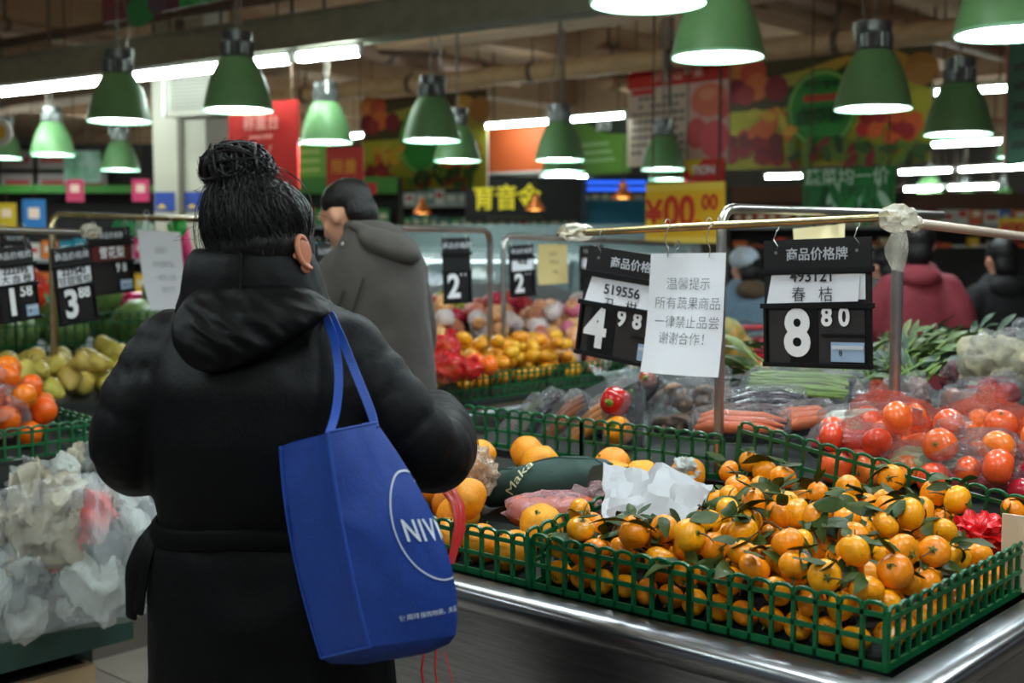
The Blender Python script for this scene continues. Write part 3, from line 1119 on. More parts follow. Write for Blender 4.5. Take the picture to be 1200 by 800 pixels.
TANG = [citrus_mesh('tangerine', M_TANG, seed=s, squash=q) for s, q in ((1, 0.84), (2, 0.8), (3, 0.88), (4, 0.82))]
LEAVES = [leaf_mesh(0.056, 0.022, 0.5, 0.35), leaf_mesh(0.066, 0.026, 0.9, 0.2, wave=0.002), leaf_mesh(0.048, 0.02, -0.5, 0.4), leaf_mesh(0.06, 0.03, 0.3, -0.2, wave=0.002)]
cal = MB()
for i in range(5):
    a = 2 * pi * i / 5
    cal.add([(0, 0, 0.004), (0.005 * cos(a - 0.5), 0.005 * sin(a - 0.5), 0.003), (0.0095 * cos(a), 0.0095 * sin(a), 0.001), (0.005 * cos(a + 0.5), 0.005 * sin(a + 0.5), 0.003)], [(0, 1, 2, 3)])
cal.tube([(0, 0, 0), (0.001, 0, 0.01)], 0.0016, 5)
CAL = cal.mesh('calyx', M_CALYX)
STALK = MB().tube([(0, 0, 0), (0.004, 0.002, 0.012), (0.012, 0.004, 0.022), (0.022, 0.004, 0.028)], [0.0018, 0.0014, 0.0013, 0.001], 5).mesh('stalk', M_STALK)
rnd = random.Random(11)


def tang_floor(x, y):
    z = 0.832
    if y > 0.075 and x < -0.06:
        z = 0.862
    # gentle mound
    return z


row = [(-0.70 + 0.0525 * i, 0.037 + 0.004 * (i % 2), 0.832 + 0.0255, 0.0255) for i in range(13)] + [(-0.037, 0.09 + 0.0525 * i, 0.832 + 0.0255, 0.0255) for i in range(12)]
pile = row + heap(262, lambda r: (r.uniform(-0.705, -0.032), 0.034 + 0.69 * r.random() ** 1.25), tang_floor, lambda r: r.uniform(0.0245, 0.0315), tries=10, seed=4, pre=row)
pile += []


def px(q):
    dy, dz = q[1], q[2] - EYE
    f = dy * cos(PITCH) - dz * sin(PITCH)
    return 600 + FPX * q[0] / f, 400 - FPX * (dy * sin(PITCH) + dz * cos(PITCH)) / f


def under_bag(x, y, z):
    q = W(x, y, z)
    u, v = px(q)
    return 698 < u < 838 and 545 < v < 612 and z > 0.885 or (1120 < u < 1185 and 598 < v < 650)


pile = [q for q in pile if not under_bag(q[0], q[1], q[2])]
for k, (x, y, z, r) in enumerate(pile):
    o = link('tangerine', TANG[k % 4], None, W(x, y, z), None, r)
    # calyx axis mostly sideways or up
    o.rotation_euler = (rnd.gauss(0, 0.9), rnd.gauss(0, 0.9), rnd.uniform(0, 6.28))
    if k % 3 == 0:
        o.rotation_euler[0] += pi
    tag(o, 'small glossy orange tangerine in the leafy pile in the green basket', 'tangerine', 'leafy tangerines in the green basket')
    top = z > 0.872
    c = link('calyx', CAL, o, (0, 0, 0.80 * 0.84), None, 1 / 0.028)
    if top and rnd.random() < 0.82:
        s = link('stalk', STALK, o, (0, 0, 0.66), (0, 0, rnd.uniform(0, 6.28)), 1 / 0.028)
        for j in range(rnd.choice((1, 2, 2, 3, 4))):
            # leaves are laid around the stalk but kept near horizontal above the pile
            lf = link('leaf', LEAVES[rnd.randrange(4)], o)
            Mw = Matrix.Translation(W(x, y, z) + Vector((rnd.uniform(-0.6, 0.6) * r, rnd.uniform(-0.6, 0.6) * r, r * 0.93))) @ \
                (Matrix.Rotation(rnd.uniform(0, 6.28), 4, 'Z') @ Matrix.Rotation(rnd.gauss(0.05, 0.3), 4, 'Y') @ Matrix.Rotation(rnd.gauss(0, 0.5), 4, 'X') @ Matrix.Scale(rnd.uniform(0.8, 1.35), 4))
            Mo = Matrix.LocRotScale(o.location, o.rotation_euler, o.scale)
            lf.matrix_parent_inverse = Matrix.Identity(4)
            lf.matrix_basis = Mo.inverted() @ Mw

# ---- large oranges of the neighbouring basket
M_ORG = mat('rough_orange_peel', (250, 156, 18), 0.36, var=0.12, scale=7, bump=0.3, bscale=90, rand=0.35, sss=0.03)
BIG = [citrus_mesh('orange', M_ORG, seed=s, squash=0.9, lump=0.09, neck=0.16) for s in (5, 6, 7)]
row = [(-1.5 + 0.094 * i, 0.062, 0.828 + 0.045, 0.045) for i in range(8)]
pile = row + heap(38, lambda r: (r.uniform(-1.55, -0.8), r.uniform(0.06, 0.7)), lambda x, y: 0.83 if y < 0.12 else 0.842 + 0.113 * (y - 0.12), lambda r: r.uniform(0.042, 0.05), tries=10, seed=9, pre=row)
pile = [q for q in pile if not (568 < px(W(*q[:3]))[0] < 716 and 548 < px(W(*q[:3]))[1] < 612)]
for k, (x, y, z, r) in enumerate(pile):
    o = link('orange', BIG[k % 3], None, W(x, y, z), (rnd.gauss(0, 0.8), rnd.gauss(0, 0.8), rnd.uniform(0, 6)), r)
    tag(o, 'large knobbly orange in the basket next to the tangerines', 'orange', 'large oranges beside the tangerines')
    link('calyx', CAL, o, (0, 0, 0.86), None, 1.2 / 0.046)
    if z > 0.95 and rnd.random() < 0.25:
        link('stalk', STALK, o, (0, 0, 0.86), None, 1.3 / 0.046)

# ---------------------------------------------------------------- left stand (bagged oranges)
LEFT = stand('dark green produce stand at left carrying bagged oranges', -4.3, -2.66, -2.2, 0.27, 0.83, 'r',
      [(-4.25, -2.7, [(-2.15, 0.63), (-2.15, 0.86), (0.22, 0.86), (0.22, 0.63)])],
      holes=[(1.62, 2.36 - i * 0.21, 0.36, 'x') for i in range(8)], rim=False)
# the apron of that stand goes down to shin height
MB().box((1.635, 1.235, 0.41), (0.024, 2.47, 0.32)).build('apron_plate', M_DKGREEN, LEFT, smooth=False)
t = thing('wooden_crate', 'beige wooden crate under the dark green stand at left', 'crate', W(-2.82, -0.55, 0), GA)
for zz in (0.05, 0.15):
    MB().box((0.0, 0, zz), (0.28, 1.4, 0.085)).build('plank', M_WOOD, t, smooth=False)
MB().box((-0.01, 0.0, 0.1), (0.24, 1.36, 0.19)).build('filling', mat('crate_dark', (46, 40, 34), 0.8), t, smooth=False)
basket('green basket front before the bagged oranges at left', [((-2.72, 0.2, 0.86), (-2.72, -1.75, 0.86), 0.10), ((-2.72, 0.2, 0.86), (-3.4, 0.2, 0.9), 0.10)])
M_ORL = mat('smooth_orange_peel', (238, 110, 14), 0.3, var=0.06, bump=0.1, bscale=90, rand=0.3, sss=0.06)
ORL = [citrus_mesh('orange', M_ORL, seed=s, squash=0.95, lump=0.02) for s in (8, 9)]


slope(LEFT, -3.7, -2.7, -2.1, 0.2, -2.78, 0.87, 0.22)


def lfloor(x, y):
    return 0.87 + 0.22 * max(0, min(0.8, -2.78 - x))


pile = heap(130, lambda r: (r.uniform(-3.55, -2.78), r.uniform(-0.75, 0.14)), lfloor, lambda r: r.uniform(0.038, 0.044), tries=8, seed=3)
lo = []
for k, (x, y, z, r) in enumerate(pile):
    o = link('orange', ORL[k % 2], None, W(x, y, z), rrot(rnd), r)
    tag(o, 'smooth orange heaped on the stand at the left edge', 'orange', 'oranges on the left stand')
    link('calyx', CAL, o, (0, 0, 0.92), None, 1 / 0.046)
    lo.append((x, y, z, r))


def film_bag(name, label, loc, size, seed, m=FILM, cat='plastic bag', rot=(0, 0, 0), knot=True, sub=4, group=None, amp=0.3, freq=1.6):
    vs, fs = crumple(size, seed, sub, amp, freq)
    t = thing(name, label, cat, loc, rot, group)
    mb = MB()
    mb.add(vs, fs)
    mb.build('film', m, t, angle=85)
    if knot:
        kv, kf = crumple((size[0] * 0.25, size[1] * 0.25, size[2] * 0.3), seed + 3, 2, 0.8, 2.2)
        kb = MB()
        kb.add([v + Vector((size[0] * 0.5, 0, size[2] * 1.05)) for v in kv], kf)
        kb.build('knot', m, t)
    return t


BAGF = film('bag_film', base=0.04, edge=0.6, rough=0.06, bump=0.8, bscale=28, cloud=0.22)
for k, (x, y, z, s) in enumerate([(-2.92, -0.1, 1.0, (0.15, 0.13, 0.1)), (-3.1, -0.3, 1.04, (0.14, 0.13, 0.11)), (-2.9, -0.45, 1.0, (0.14, 0.14, 0.09)), (-3.2, 0.02, 1.06, (0.13, 0.12, 0.1)), (-3.25, -0.62, 1.1, (0.16, 0.14, 0.12))]):
    film_bag('clear_bag', ['clear plastic bag of oranges nearest the dark coat', 'clear plastic bag of oranges in the middle of the left stand', 'clear plastic bag of oranges at the lower left picture edge',
                           'clear plastic bag of oranges at the back of the left heap', 'large clear plastic bag peaking at the left picture edge'][k], W(x, y, z), s, k + 2.3, BAGF, rot=(0, 0, k * 1.1))
# ---- trash of plastic bags in a big clear sack hanging on the left stand
M_SACKFILM = film('sack_film', base=0.025, edge=0.22, rough=0.10, bump=0.6, bscale=8, cloud=0.10)
WB = [mat('milky_bag', (172, 176, 172), 0.45, var=0.08, bump=0.5, bscale=25), mat('grey_bag', (120, 126, 124), 0.45, var=0.12, bump=0.5, bscale=25), mat('cream_bag', (166, 158, 140), 0.5, var=0.1, bump=0.5, bscale=25), mat('red_print_bag', (170, 160, 158), 0.5, col2=(196, 60, 56), scale=6), mat('orange_scrap', (206, 128, 84), 0.5)]
sk = []
for k in range(64):
    u = rnd.uniform(-25, 168)
    lo_v = 742 - 0.34 * max(u, 0) - 8
    v = rnd.uniform(545, lo_v)
    if u > 120 and v < 600:
        v += 40
    d = rnd.uniform(3.58, 3.68)
    mi = (rnd.choice((0, 0, 0, 1, 1, 2, 2)) if k % 12 else 3) if k % 17 else 4
    s = rnd.choice((0.05, 0.065, 0.08, 0.12)) if mi != 4 else 0.035
    vs, fs = crumple((s * 1.15, s * 0.55, s * 0.85), k * 1.7, 4, 0.45, rnd.uniform(0.9, 1.5))
    if s > 0.1:
        v = min(max(v, 600), lo_v - 25)
    M3 = Euler((rnd.gauss(0, 0.4), rnd.uniform(0, 6.28), R(-40) + rnd.gauss(0, 0.4))).to_matrix()
    mb = MB()
    mb.add([M3 @ v_ for v_ in vs], fs)
    o = mb.build('crumpled_bag', WB[mi])
    o.location = P(u, v, d)
    tag(o, 'crumpled used plastic bag stuffed in the clear trash sack', 'plastic bag', 'used bags in the trash sack')
# the sack
rings = []
for i in range(15):
    f = i / 14
    ring = []
    for j in range(40):
        a = 2 * pi * j / 40
        # local: along stand (y), away from stand (x)
        wy = 0.62 * (1 - 0.06 * f) * (1 if i not in (0, 14) else 0.9)
        wx = (0.13 + 0.1 * sin(pi * min(1, f * 1.15)) ** 0.8) * (0.35 if i == 14 else 1)
        zz = 0.86 - f * 0.43
        n = 0.035 * noise.noise(Vector((cos(a) * 4, f * 2.0, sin(a) * 4))) + 0.02 * noise.noise(Vector((cos(a) * 14, f * 1.0, sin(a) * 14)))
        ring.append((abs(cos(a)) ** 0.7 * math.copysign(1, cos(a)) * (wx + n), abs(sin(a)) ** 0.8 * math.copysign(1, sin(a)) * (wy + n), zz + 0.02 * sin(a * 5) * (1 if i in (0, 1) else 0.2) + 0.1 * (-sin(a)) * f * 0.4))
    rings.append(ring)
t = thing('trash_sack', 'big clear plastic sack full of used bags hung on the left stand', 'trash sack', W(-2.44, -0.36, 0), GA)
MB().loft(rings, cap=False).build('film', M_SACKFILM, t)

# ---------------------------------------------------------------- pears, melons behind
stand('low stand of pears behind the bagged oranges', -4.7, -3.55, 0.32, 1.5, 0.85, 'r',
      [(-4.65, -3.6, [(0.36, 0.7), (0.36, 0.895), (1.45, 0.895), (1.45, 0.7)])], rim=False)
M_PEAR = mat('pear_skin', (196, 182, 70), 0.45, col2=(214, 186, 96), scale=5, rand=0.6)
PEAR = []
for sq in (1.0, 1.12):
    mb = MB().lathe([(0.001, 1.0 * sq), (0.2, 0.97 * sq), (0.42, 0.8 * sq), (0.62, 0.5 * sq), (0.88, 0.1), (1.0, -0.25), (0.92, -0.6), (0.6, -0.85), (0.2, -0.93), (0.001, -0.9)], 18)
    PEAR.append(mb.mesh('pear', M_PEAR, angle=80))
PST = MB().tube([(0, 0, 0.95), (0.05, 0, 1.3), (0.12, 0.02, 1.45)], 0.05, 5).mesh('stem', M_STALK)
for k, (x, y, z, r) in enumerate(heap(88, lambda r: (r.uniform(-4.5, -3.62), r.uniform(0.4, 1.3)), lambda x, y: 0.90 + 0.06 * (-3.6 - x), lambda r: r.uniform(0.04, 0.05), tries=8, seed=6)):
    o = link('pear', PEAR[k % 2], None, W(x, y, z), rrot(rnd), r)
    tag(o, 'yellow green pear in the heap behind the bagged oranges', 'pear', 'pears behind the bagged oranges')
    link('stem', PST, o)
stand('far stand of watermelons at left behind the price signs', -6.6, -5.05, 0.6, 3.6, 0.85, 'r',
      [(-6.55, -5.1, [(0.65, 0.7), (0.65, 0.92), (3.5, 0.92), (3.5, 0.7)])], rim=False)
M_MELON = mat('melon_rind', (56, 96, 44), 0.4, col2=(132, 156, 84), scale=4, stretch=(6, 6, 0.6))
ML = citrus_mesh('watermelon', M_MELON, seed=2, squash=1.0, lump=0.02)
for k, (x, y, z, r) in enumerate(heap(24, lambda r: (r.uniform(-5.9, -5.2), r.uniform(0.8, 3.3)), lambda x, y: 0.94, lambda r: r.uniform(0.11, 0.14), tries=9, seed=8)):
    o = link('watermelon', ML, None, W(x, y, z), rrot(rnd), r)
    tag(o, 'green watermelon in the mesh walled stand at left', 'watermelon', 'watermelons at the far left')
    link('stem', CAL, o, (0, 0, 0.95), None, 12)
basket('tall green mesh wall before the watermelons', [((-5.08, 3.5, 0.9), (-5.08, 0.65, 0.9), 0.26)], pitch=0.05)
# coloured packages on top of the melons
for k, (u, v, d, s, c, lab) in enumerate([(38, 345, 7.0, (0.09, 0.06, 0.12), (224, 60, 30), 'red orange plastic wrap above the watermelons'), (52, 355, 7.05, (0.08, 0.06, 0.1), (40, 170, 130), 'teal plastic wrap above the watermelons'),
                                          (120, 338, 7.0, (0.12, 0.07, 0.07), (214, 196, 190), 'white wrapped melon beneath the dark price board'), (155, 352, 7.1, (0.1, 0.07, 0.05), (206, 60, 110), 'pink ribbon wrap on the melons'), (212, 290, 7.0, (0.05, 0.05, 0.12), (206, 50, 110), 'pink bag hanging behind the white notice'),
                                          (145, 266, 5.42, (0.045, 0.03, 0.035), (60, 160, 100), 'small green and white bag on the rear rail'), (167, 268, 5.53, (0.045, 0.03, 0.035), (190, 214, 200), 'small whitish bag on the rear rail'), (208, 266, 5.75, (0.04, 0.03, 0.04), (50, 170, 70), 'small bright green ribbon on the rear rail')]):
    vs, fs = crumple(s, k + 20.5, 3, 0.5)
    mb = MB()
    mb.add(vs, fs)
    o = mb.build('plastic_wrap', mat('wrap_%d' % k, c, 0.3))
    o.location = P(u, v, d)
    tag(o, lab, 'plastic wrap')

# ---------------------------------------------------------------- middle stand (mangoes, apples)
MID = stand('steel fronted stand of mangoes and apples behind the man', -4.4, -2.6, 1.55, 4.3, 0.84, 'r',
      [(-4.35, -2.65, [(1.6, 0.66), (1.6, 0.86), (4.25, 0.86), (4.25, 0.66)])])
MB().box((0, 0, 0), (0.012, 2.7, 0.3)).build('steel_apron', mat('apron_steel_brown', (128, 112, 102), 0.4, 0.6), MID, smooth=False).location = (1.83, 1.37, 0.6)
basket('green basket front before the mangoes and apples', [((-2.68, 1.62, 0.86), (-2.68, 4.22, 0.86), 0.115)], pitch=0.04)


slope(MID, -4.3, -2.66, 1.62, 4.25, -2.7, 0.87, 0.26)


def mfloor(x, y):
    return 0.87 + 0.26 * max(0, -2.7 - x)


M_MANGO = mat('mango_skin', (236, 170, 24), 0.4, col2=(228, 150, 30), scale=6, rand=0.5)
MG = MB().ell((0, 0, 0), (1.0, 0.62, 0.62), 16, 10)
MG.v = [(x, y + 0.18 * x * x, z) for x, y, z in MG.v]
MG = MG.mesh('mango', M_MANGO, angle=80)
mpile = heap(105, lambda r: (r.uniform(-3.25, -2.76), r.uniform(1.7, 2.72)), mfloor, lambda r: r.uniform(0.036, 0.042), tries=8, seed=12)
for k, (x, y, z, r) in enumerate(mpile):
    o = link('mango', MG, None, W(x, y, z), (rnd.gauss(0, 0.4), rnd.gauss(0, 0.3), rnd.uniform(0, 6.28)), r * 1.2)
    tag(o, 'small yellow mango in the heap behind the man', 'mango', 'yellow mangoes on the middle stand')
    link('stem', CAL, o, (0.95, 0.15, 0), (0, 1.5, 0), 14)
M_APPLE = mat('apple_skin', (226, 132, 104), 0.4, col2=(238, 190, 130), scale=2.5, rand=1.0)
M_RAPPLE = mat('red_apple_skin', (196, 40, 44), 0.35, var=0.15, rand=0.6)
M_FOAM = mat('foam_net', (234, 220, 220), 0.7, var=0.05, bump=0.5, bscale=30)
M_PFOAM = mat('pink_foam_net', (222, 120, 150), 0.7, var=0.08)
AP = MB().lathe([(0.001, 0.72), (0.12, 0.78), (0.35, 0.9), (0.7, 0.8), (0.95, 0.4), (1.0, 0.0), (0.9, -0.45), (0.62, -0.8), (0.3, -0.88), (0.001, -0.78)], 18)
AP1, AP2 = AP.mesh('apple', M_APPLE, angle=80), AP.mesh('apple', M_RAPPLE, angle=80)
NET = MB().lathe([(0.75, 0.78), (1.03, 0.4), (1.06, 0.0), (0.97, -0.45), (0.7, -0.82), (0.3, -0.92)], 14)
NET1, NET2 = NET.mesh('foam_net', M_FOAM), NET.mesh('foam_net', M_PFOAM)
AST = MB().tube([(0, 0, 0.72), (0.04, 0, 0.95), (0.08, 0, 1.1)], 0.04, 5).mesh('stem', M_STALK)
pile = heap(100, lambda r: (r.uniform(-3.5, -2.74), r.uniform(2.8, 4.15)), mfloor, lambda r: r.uniform(0.042, 0.048), tries=8, seed=14, pre=mpile)
pile += heap(85, lambda r: (r.uniform(-4.1, -3.32), r.uniform(1.7, 3.6)), mfloor, lambda r: r.uniform(0.042, 0.048), tries=8, seed=15, pre=mpile + pile)
for k, (x, y, z, r) in enumerate(pile):
    red = x < -3.55 and y > 2.6
    o = link('apple', AP2 if red else AP1, None, W(x, y, z), rrot(rnd), r)
    tag(o, 'red apple at the back of the middle stand' if red else 'pinkish yellow apple in the heap on the middle stand', 'apple', 'red apples on the middle stand' if red else 'apples on the middle stand')
    link('stem', AST, o)
    q = rnd.random()
    if not red and q < 0.42:
        link('foam_net', NET1 if q < 0.3 else NET2, o)
# red plastic bags with persimmons by the man
M_REDF = film('red_film', (230, 24, 30), base=0.55, edge=0.4, rough=0.1, bump=0.8, cloud=0.2)
for k, (u, v, d, s) in enumerate([(518, 408, 4.95, 0.075), (524, 428, 4.85, 0.07), (550, 432, 5.0, 0.05)]):
    film_bag('red_bag', ['shiny red plastic bag beside the mangoes, upper one', 'shiny red plastic bag beside the mangoes, lower one', 'small shiny red bag at the mango basket rim'][k], P(u, v, d), (s, s, s * 0.8), k + 31.2, M_REDF)
for k, (u, v, d) in enumerate([(516, 428, 4.95), (530, 438, 4.9), (545, 436, 5.0), (557, 427, 5.05), (573, 430, 5.1), (520, 440, 4.85)]):
    o = link('persimmon', ORL[0], None, P(u, v - 2, d), rrot(rnd), 0.042)
    tag(o, 'orange persimmon along the mango basket rim beside red bags', 'persimmon', 'persimmons by the red bags')
# greenish bunch behind the man
for k, (u, v, d) in enumerate([(512, 365, 6.6), (522, 372, 6.5), (510, 380, 6.4), (524, 358, 6.7)]):
    vs, fs = crumple((0.09, 0.08, 0.07), k + 50, 3, 0.5)
    mb = MB()
    mb.add(vs, fs)
    o = mb.build('green_melon', mat('bunch_green', (140, 146, 50), 0.5, var=0.3))
    o.location = P(u, v, d)
    tag(o, 'lumpy yellow green melon right behind the shoulder of the man', 'melon', 'lumpy melons behind the man')
# ================================================================= RAILS AND PRICE SIGNS
def rack(name, label, pts, r, m, cat='rail', n=10):
    pts = [Vector(p) for p in pts]
    t = thing(name, label, cat, Vector((pts[0].x, pts[0].y, 0)))
    o = MB().tube(pts, r, n).build('tube', m, t)
    o.location = -t.location
    return t


def bent(a, b, c, r=0.06, n=6):
    """corner b between a and c rounded"""
    a, b, c = Vector(a), Vector(b), Vector(c)
    p, q = b + (a - b).normalized() * r, b + (c - b).normalized() * r
    return [p.lerp(b, s).lerp(b.lerp(q, s), s) for s in [i / n for i in range(n + 1)]]


TAPE = film('tape_wrap', (232, 226, 208), base=0.32, edge=0.4, rough=0.12, bump=0.35, bscale=40, cloud=0.25)


def wrap_on(t, q, s, seed, rot=(0, 0, 0), tail=None, name='plastic_wrap'):
    vs, fs = crumple(s, seed, 3, 0.35, 2.0)
    M3 = Euler(rot).to_matrix()
    mb = MB()
    mb.add([M3 @ v for v in vs], fs)
    if tail:
        n = 8
        for i in range(n):
            pass
        ring = []
        for i in range(n):
            f = i / (n - 1)
            w = 0.012 + 0.012 * sin(f * 3)
            ring.append([(-w + 0.006 * sin(i), 0.004 * sin(i * 2), -f * tail), (0, 0.012 * cos(i), -f * tail), (w, 0.004, -f * tail - 0.005)])
        mb.loft(ring, cap=False, closed=False)
    o = mb.build(name, TAPE, t)
    o.location = Vector(q) - t.location
    return o


RA, RB = P(655, 274, 3.30), P(1058, 253, 2.64)
t = rack('sign_rail', 'thin brass coloured rail carrying the two large price signs', [RA, RB], 0.0095, BRASS)
wrap_on(t, P(676, 272, 3.27), (0.042, 0.05, 0.022), 3.3, (0, 0.06, GA))
wrap_on(t, P(1053, 256, 2.66), (0.038, 0.034, 0.028), 7.7, (0, 0, GA), tail=0.11)
pole = P(845, 300, 3.06)
top = Vector((pole.x, pole.y, 1.597))
far = P(1062, 251, 3.75)
pts = [Vector((pole.x, pole.y, 0.9))] + bent((pole.x, pole.y, 0.9), top, far, 0.06) + [far, far + (far - top) * 0.25]
rack('steel_stand', 'steel tube frame rising behind the white notice', pts, 0.0125, CHROME, n=12)
pl2 = P(1052, 300, 3.35)
rack('rail_post', 'steel post right of the black price sign', [Vector((pl2.x, pl2.y, 0.9)), Vector((pl2.x, pl2.y, 1.57))], 0.016, CHROME, 'post', 12)
t = rack('sign_rail', 'pale beige rail leaving the taped joint towards the right edge', [P(1068, 261, 2.8), P(1240, 282, 3.6)], 0.0115, mat('beige_rail', (196, 176, 158), 0.4))
wrap_on(t, P(1070, 262, 2.82), (0.02, 0.02, 0.018), 9.1)

M_SLOT = mat('sign_slot', (16, 16, 17), 0.3)
M_FELT = mat('sign_matte', (36, 34, 35), 0.6)
M_TAG = mat('tag_blue', (150, 176, 206), 0.4)
M_RED = mat('sign_brown_red', (96, 30, 24), 0.5)


def digits(t, s, x, z, size, bold=0.03, sx=0.9, m=WHITEP):
    return text(s, size, m, t, (x, -0.012, z), bold=bold, sx=sx, name='digits')


def hook(t, x, z, up, r=0.006):
    pts = [(x, 0, z), (x + r, -0.006, z + up * 0.3), (x - r, -0.004, z + up * 0.6), (x, 0, z + up)]
    pts += [(x + 0.0, 0.012 * sin(a), z + up + 0.012 - 0.012 * cos(a)) for a in np.linspace(0, 5, 7)]
    return MB().tube(pts, 0.0014, 5).build('hook', CHROME, t)


def price_sign(label, loc, rot, w=0.265, h=0.285, code='493121', name='春 桔', big='8', small='80', card=True, detail=True, hk=0.05, lift=0.0, shift=0.0, ndz=0.062, cdz=0.045, band=None, tag_on=True, group='black price signs'):
    """origin at the top centre, hangs down, front is -y"""
    t = thing('price_sign', label, 'price sign', loc, rot, group)
    d = 0.012
    MB().box((0, 0, -h / 2), (w, 0.008, h)).build('backing', BLACKP, t, smooth=False)
    m = MB()
    for zz in (0.245, 0.52):
        m.box((0, -0.006, -h * zz), (w + 0.012, 0.018, 0.012))
    m.box((0, -0.006, -h + 0.004), (w + 0.004, 0.016, 0.010))
    for s in (-1, 1):
        m.box((s * (w / 2 - 0.004), -0.006, -h * 0.75), (0.007, 0.012, h * 0.5))
    m.build('frame', M_SLOT, t, smooth=False)
    text('商品价格牌', h * 0.105, mat('sign_silver', (196, 200, 208), 0.5), t, (0.01 * w, -0.006, -h * 0.125), bold=0.012)
    cz0, cz1 = -h * 0.275, -h * 0.5
    if card and not band:
        cd = MB()
        cd.add([(-w * 0.46, -0.013, cz1), (w * 0.40, -0.013, cz1 + 0.004), (w * 0.41, -0.007, cz0), (-w * 0.42, -0.007, cz0)], [(0, 1, 2, 3)])
        cd.add([(w * 0.3, -0.006, cz1 + 0.008), (w * 0.455, -0.006, cz1 + 0.008), (w * 0.455, -0.006, cz0), (w * 0.3, -0.006, cz0)], [(0, 1, 2, 3)])
        co = cd.build('card', PAPER, t, smooth=False)
        text(code, h * 0.125, INK, co, (-0.02 * w + shift, -0.0138, cz0 - h * cdz + lift), bold=0.014)
        text(name, h * 0.125, INK, co, (-0.02 * w + shift, -0.0142, cz1 + h * ndz), bold=-0.006)
    if band:
        MB().box((0, -0.006, (cz0 + cz1) / 2), (w * 0.96, 0.006, cz0 - cz1)).build('card', M_RED, t, smooth=False)
        text(band, h * 0.19, WHITEP, t, (-0.02 * w, -0.012, (cz0 + cz1) / 2), bold=0.015)
    lo = -h * 0.76
    if big:
        MB().box((-0.11 * w + shift * 2.2, -0.006, lo + 0.002), (w * 0.27, 0.006, h * 0.44)).build('digit_plate', M_SLOT, t, smooth=False)
        digits(t, big, -0.17 * w + shift * 2.2, lo + 0.01 * h, h * 0.5, 0.035)
    if small:
        for i, ch in enumerate(small):
            digits(t, ch, (0.11 + 0.16 * i) * w + shift * 2.6, -h * 0.61, h * 0.20, 0.035)
    if detail:
        MB().box((0.27 * w, -0.008, -h * 0.745), (w * 0.42, 0.012, 0.005)).build('ledge', M_SLOT, t, smooth=False)
        MB().box((0, -0.006, -h * 0.76), (w * 0.9, 0.003, h * 0.42)).build('matte_back', M_FELT, t, smooth=False)
    if tag_on:
        g = MB().box((0.30 * w, -0.012, -h * 0.875), (w * 0.30, 0.003, h * 0.15)).build('shelf_tag', M_TAG, t, smooth=False)
        text('8', h * 0.06, INK, g, (0.24 * w, -0.0145, -h * 0.885))
        MB().box((0.30 * w, -0.0145, -h * 0.84), (w * 0.28, 0.001, h * 0.03)).build('tag_stripe', mat('tag_stripe', (196, 204, 214), 0.4), g, smooth=False)
    hole = MB()
    for s in (-1, 1):
        hole.tube([(s * w * 0.38, -0.0055, -h * 0.1), (s * w * 0.38, -0.0035, -h * 0.1)], 0.004, 10)
        hook(t, s * w * 0.38, -h * 0.1, hk)
    hole.build('eyelets', CHROME, t)
    return t


def between(u0, v0, d0, u1, v1, d1):
    a, b = P(u0, v0, d0), P(u1, v1, d1)
    c = (a + b) / 2
    e = b - a
    return c, math.atan2(e.y, e.x), math.asin(-e.z / e.length), e.length


# the two large signs and the notice on the near rail
c, yaw, roll, L = between(896, 282, 2.90, 1021, 277, 2.73)
price_sign('black price sign reading 8.80, hanging at right on the near rail', c, (0, roll, yaw), w=L, h=0.292, code='493121', name='春   桔', big='8', small='80', lift=0.008)
c, yaw, roll, L = between(691, 287, 3.22, 806, 305, 3.06)
price_sign('black price sign reading 4.98, tilted behind the white notice', c, (0, roll, yaw), w=L, h=0.283, code='519556', name='丑   柑', big='4', small='98', lift=0, shift=-0.018, cdz=0.095, ndz=-0.005)


def notice(label, tl, tr, h, m, lines, size, seed=1.0, curl=0.02, tm=None, hk=True, skew=0.0, holes=True):
    tl, tr = Vector(tl), Vector(tr)
    d = tr - tl
    w = d.length
    t = thing('paper_notice', label, 'notice', (tl + tr) / 2, (0, math.asin(-d.z / w), math.atan2(d.y, d.x)))
    n, k = 8, 10

    def f(x, z):
        s = -z / h
        return -curl * s * s * (1 + 0.5 * sin(x / w * 3 + seed)) + 0.004 * sin(x / w * 5 + s * 4 + seed)
    vs = [((i / n - 0.5) * w + skew * j / k * (1 - i / n), f((i / n - 0.5) * w, -j / k * h), -j / k * h) for j in range(k + 1) for i in range(n + 1)]
    fs = [(j * (n + 1) + i, j * (n + 1) + i + 1, (j + 1) * (n + 1) + i + 1, (j + 1) * (n + 1) + i) for j in range(k) for i in range(n)]
    vs2 = [(x, y + 0.001, z) for x, y, z in vs]
    mb = MB()
    mb.add(vs, [tuple(reversed(q)) for q in fs])
    mb.add(vs2, fs)
    sh = mb.build('sheet', m, t, angle=60)
    for i, (ln, zf) in enumerate(lines):
        o = text(ln, size, tm or INK, t, (0, 0, 0), rot=(0, 0, 0), bold=-0.014, align='CENTER', ext=0)
        co = getco(o.data).copy()
        x, y = co[:, 0].copy(), co[:, 1].copy()
        z = -zf * h + y
        yy = np.array([f(a, b) - 0.0045 for a, b in zip(x, z)])
        setco(o.data, np.stack([x + 0.02 * w, yy, z], 1))
    if hk:
        for s in (-0.28, 0.28):
            hook(t, s * w, -0.01, 0.07)
    return t


notice('white paper notice with four lines of text over the tilted price sign', P(764, 297, 3.06), P(851, 296, 2.92), 0.292, PAPER,
       [('温馨提示', 0.26), ('所有蔬果商品', 0.42), ('一律禁止品尝', 0.575), ('谢谢合作！', 0.71)], 0.0325, curl=0.03, skew=-0.022)
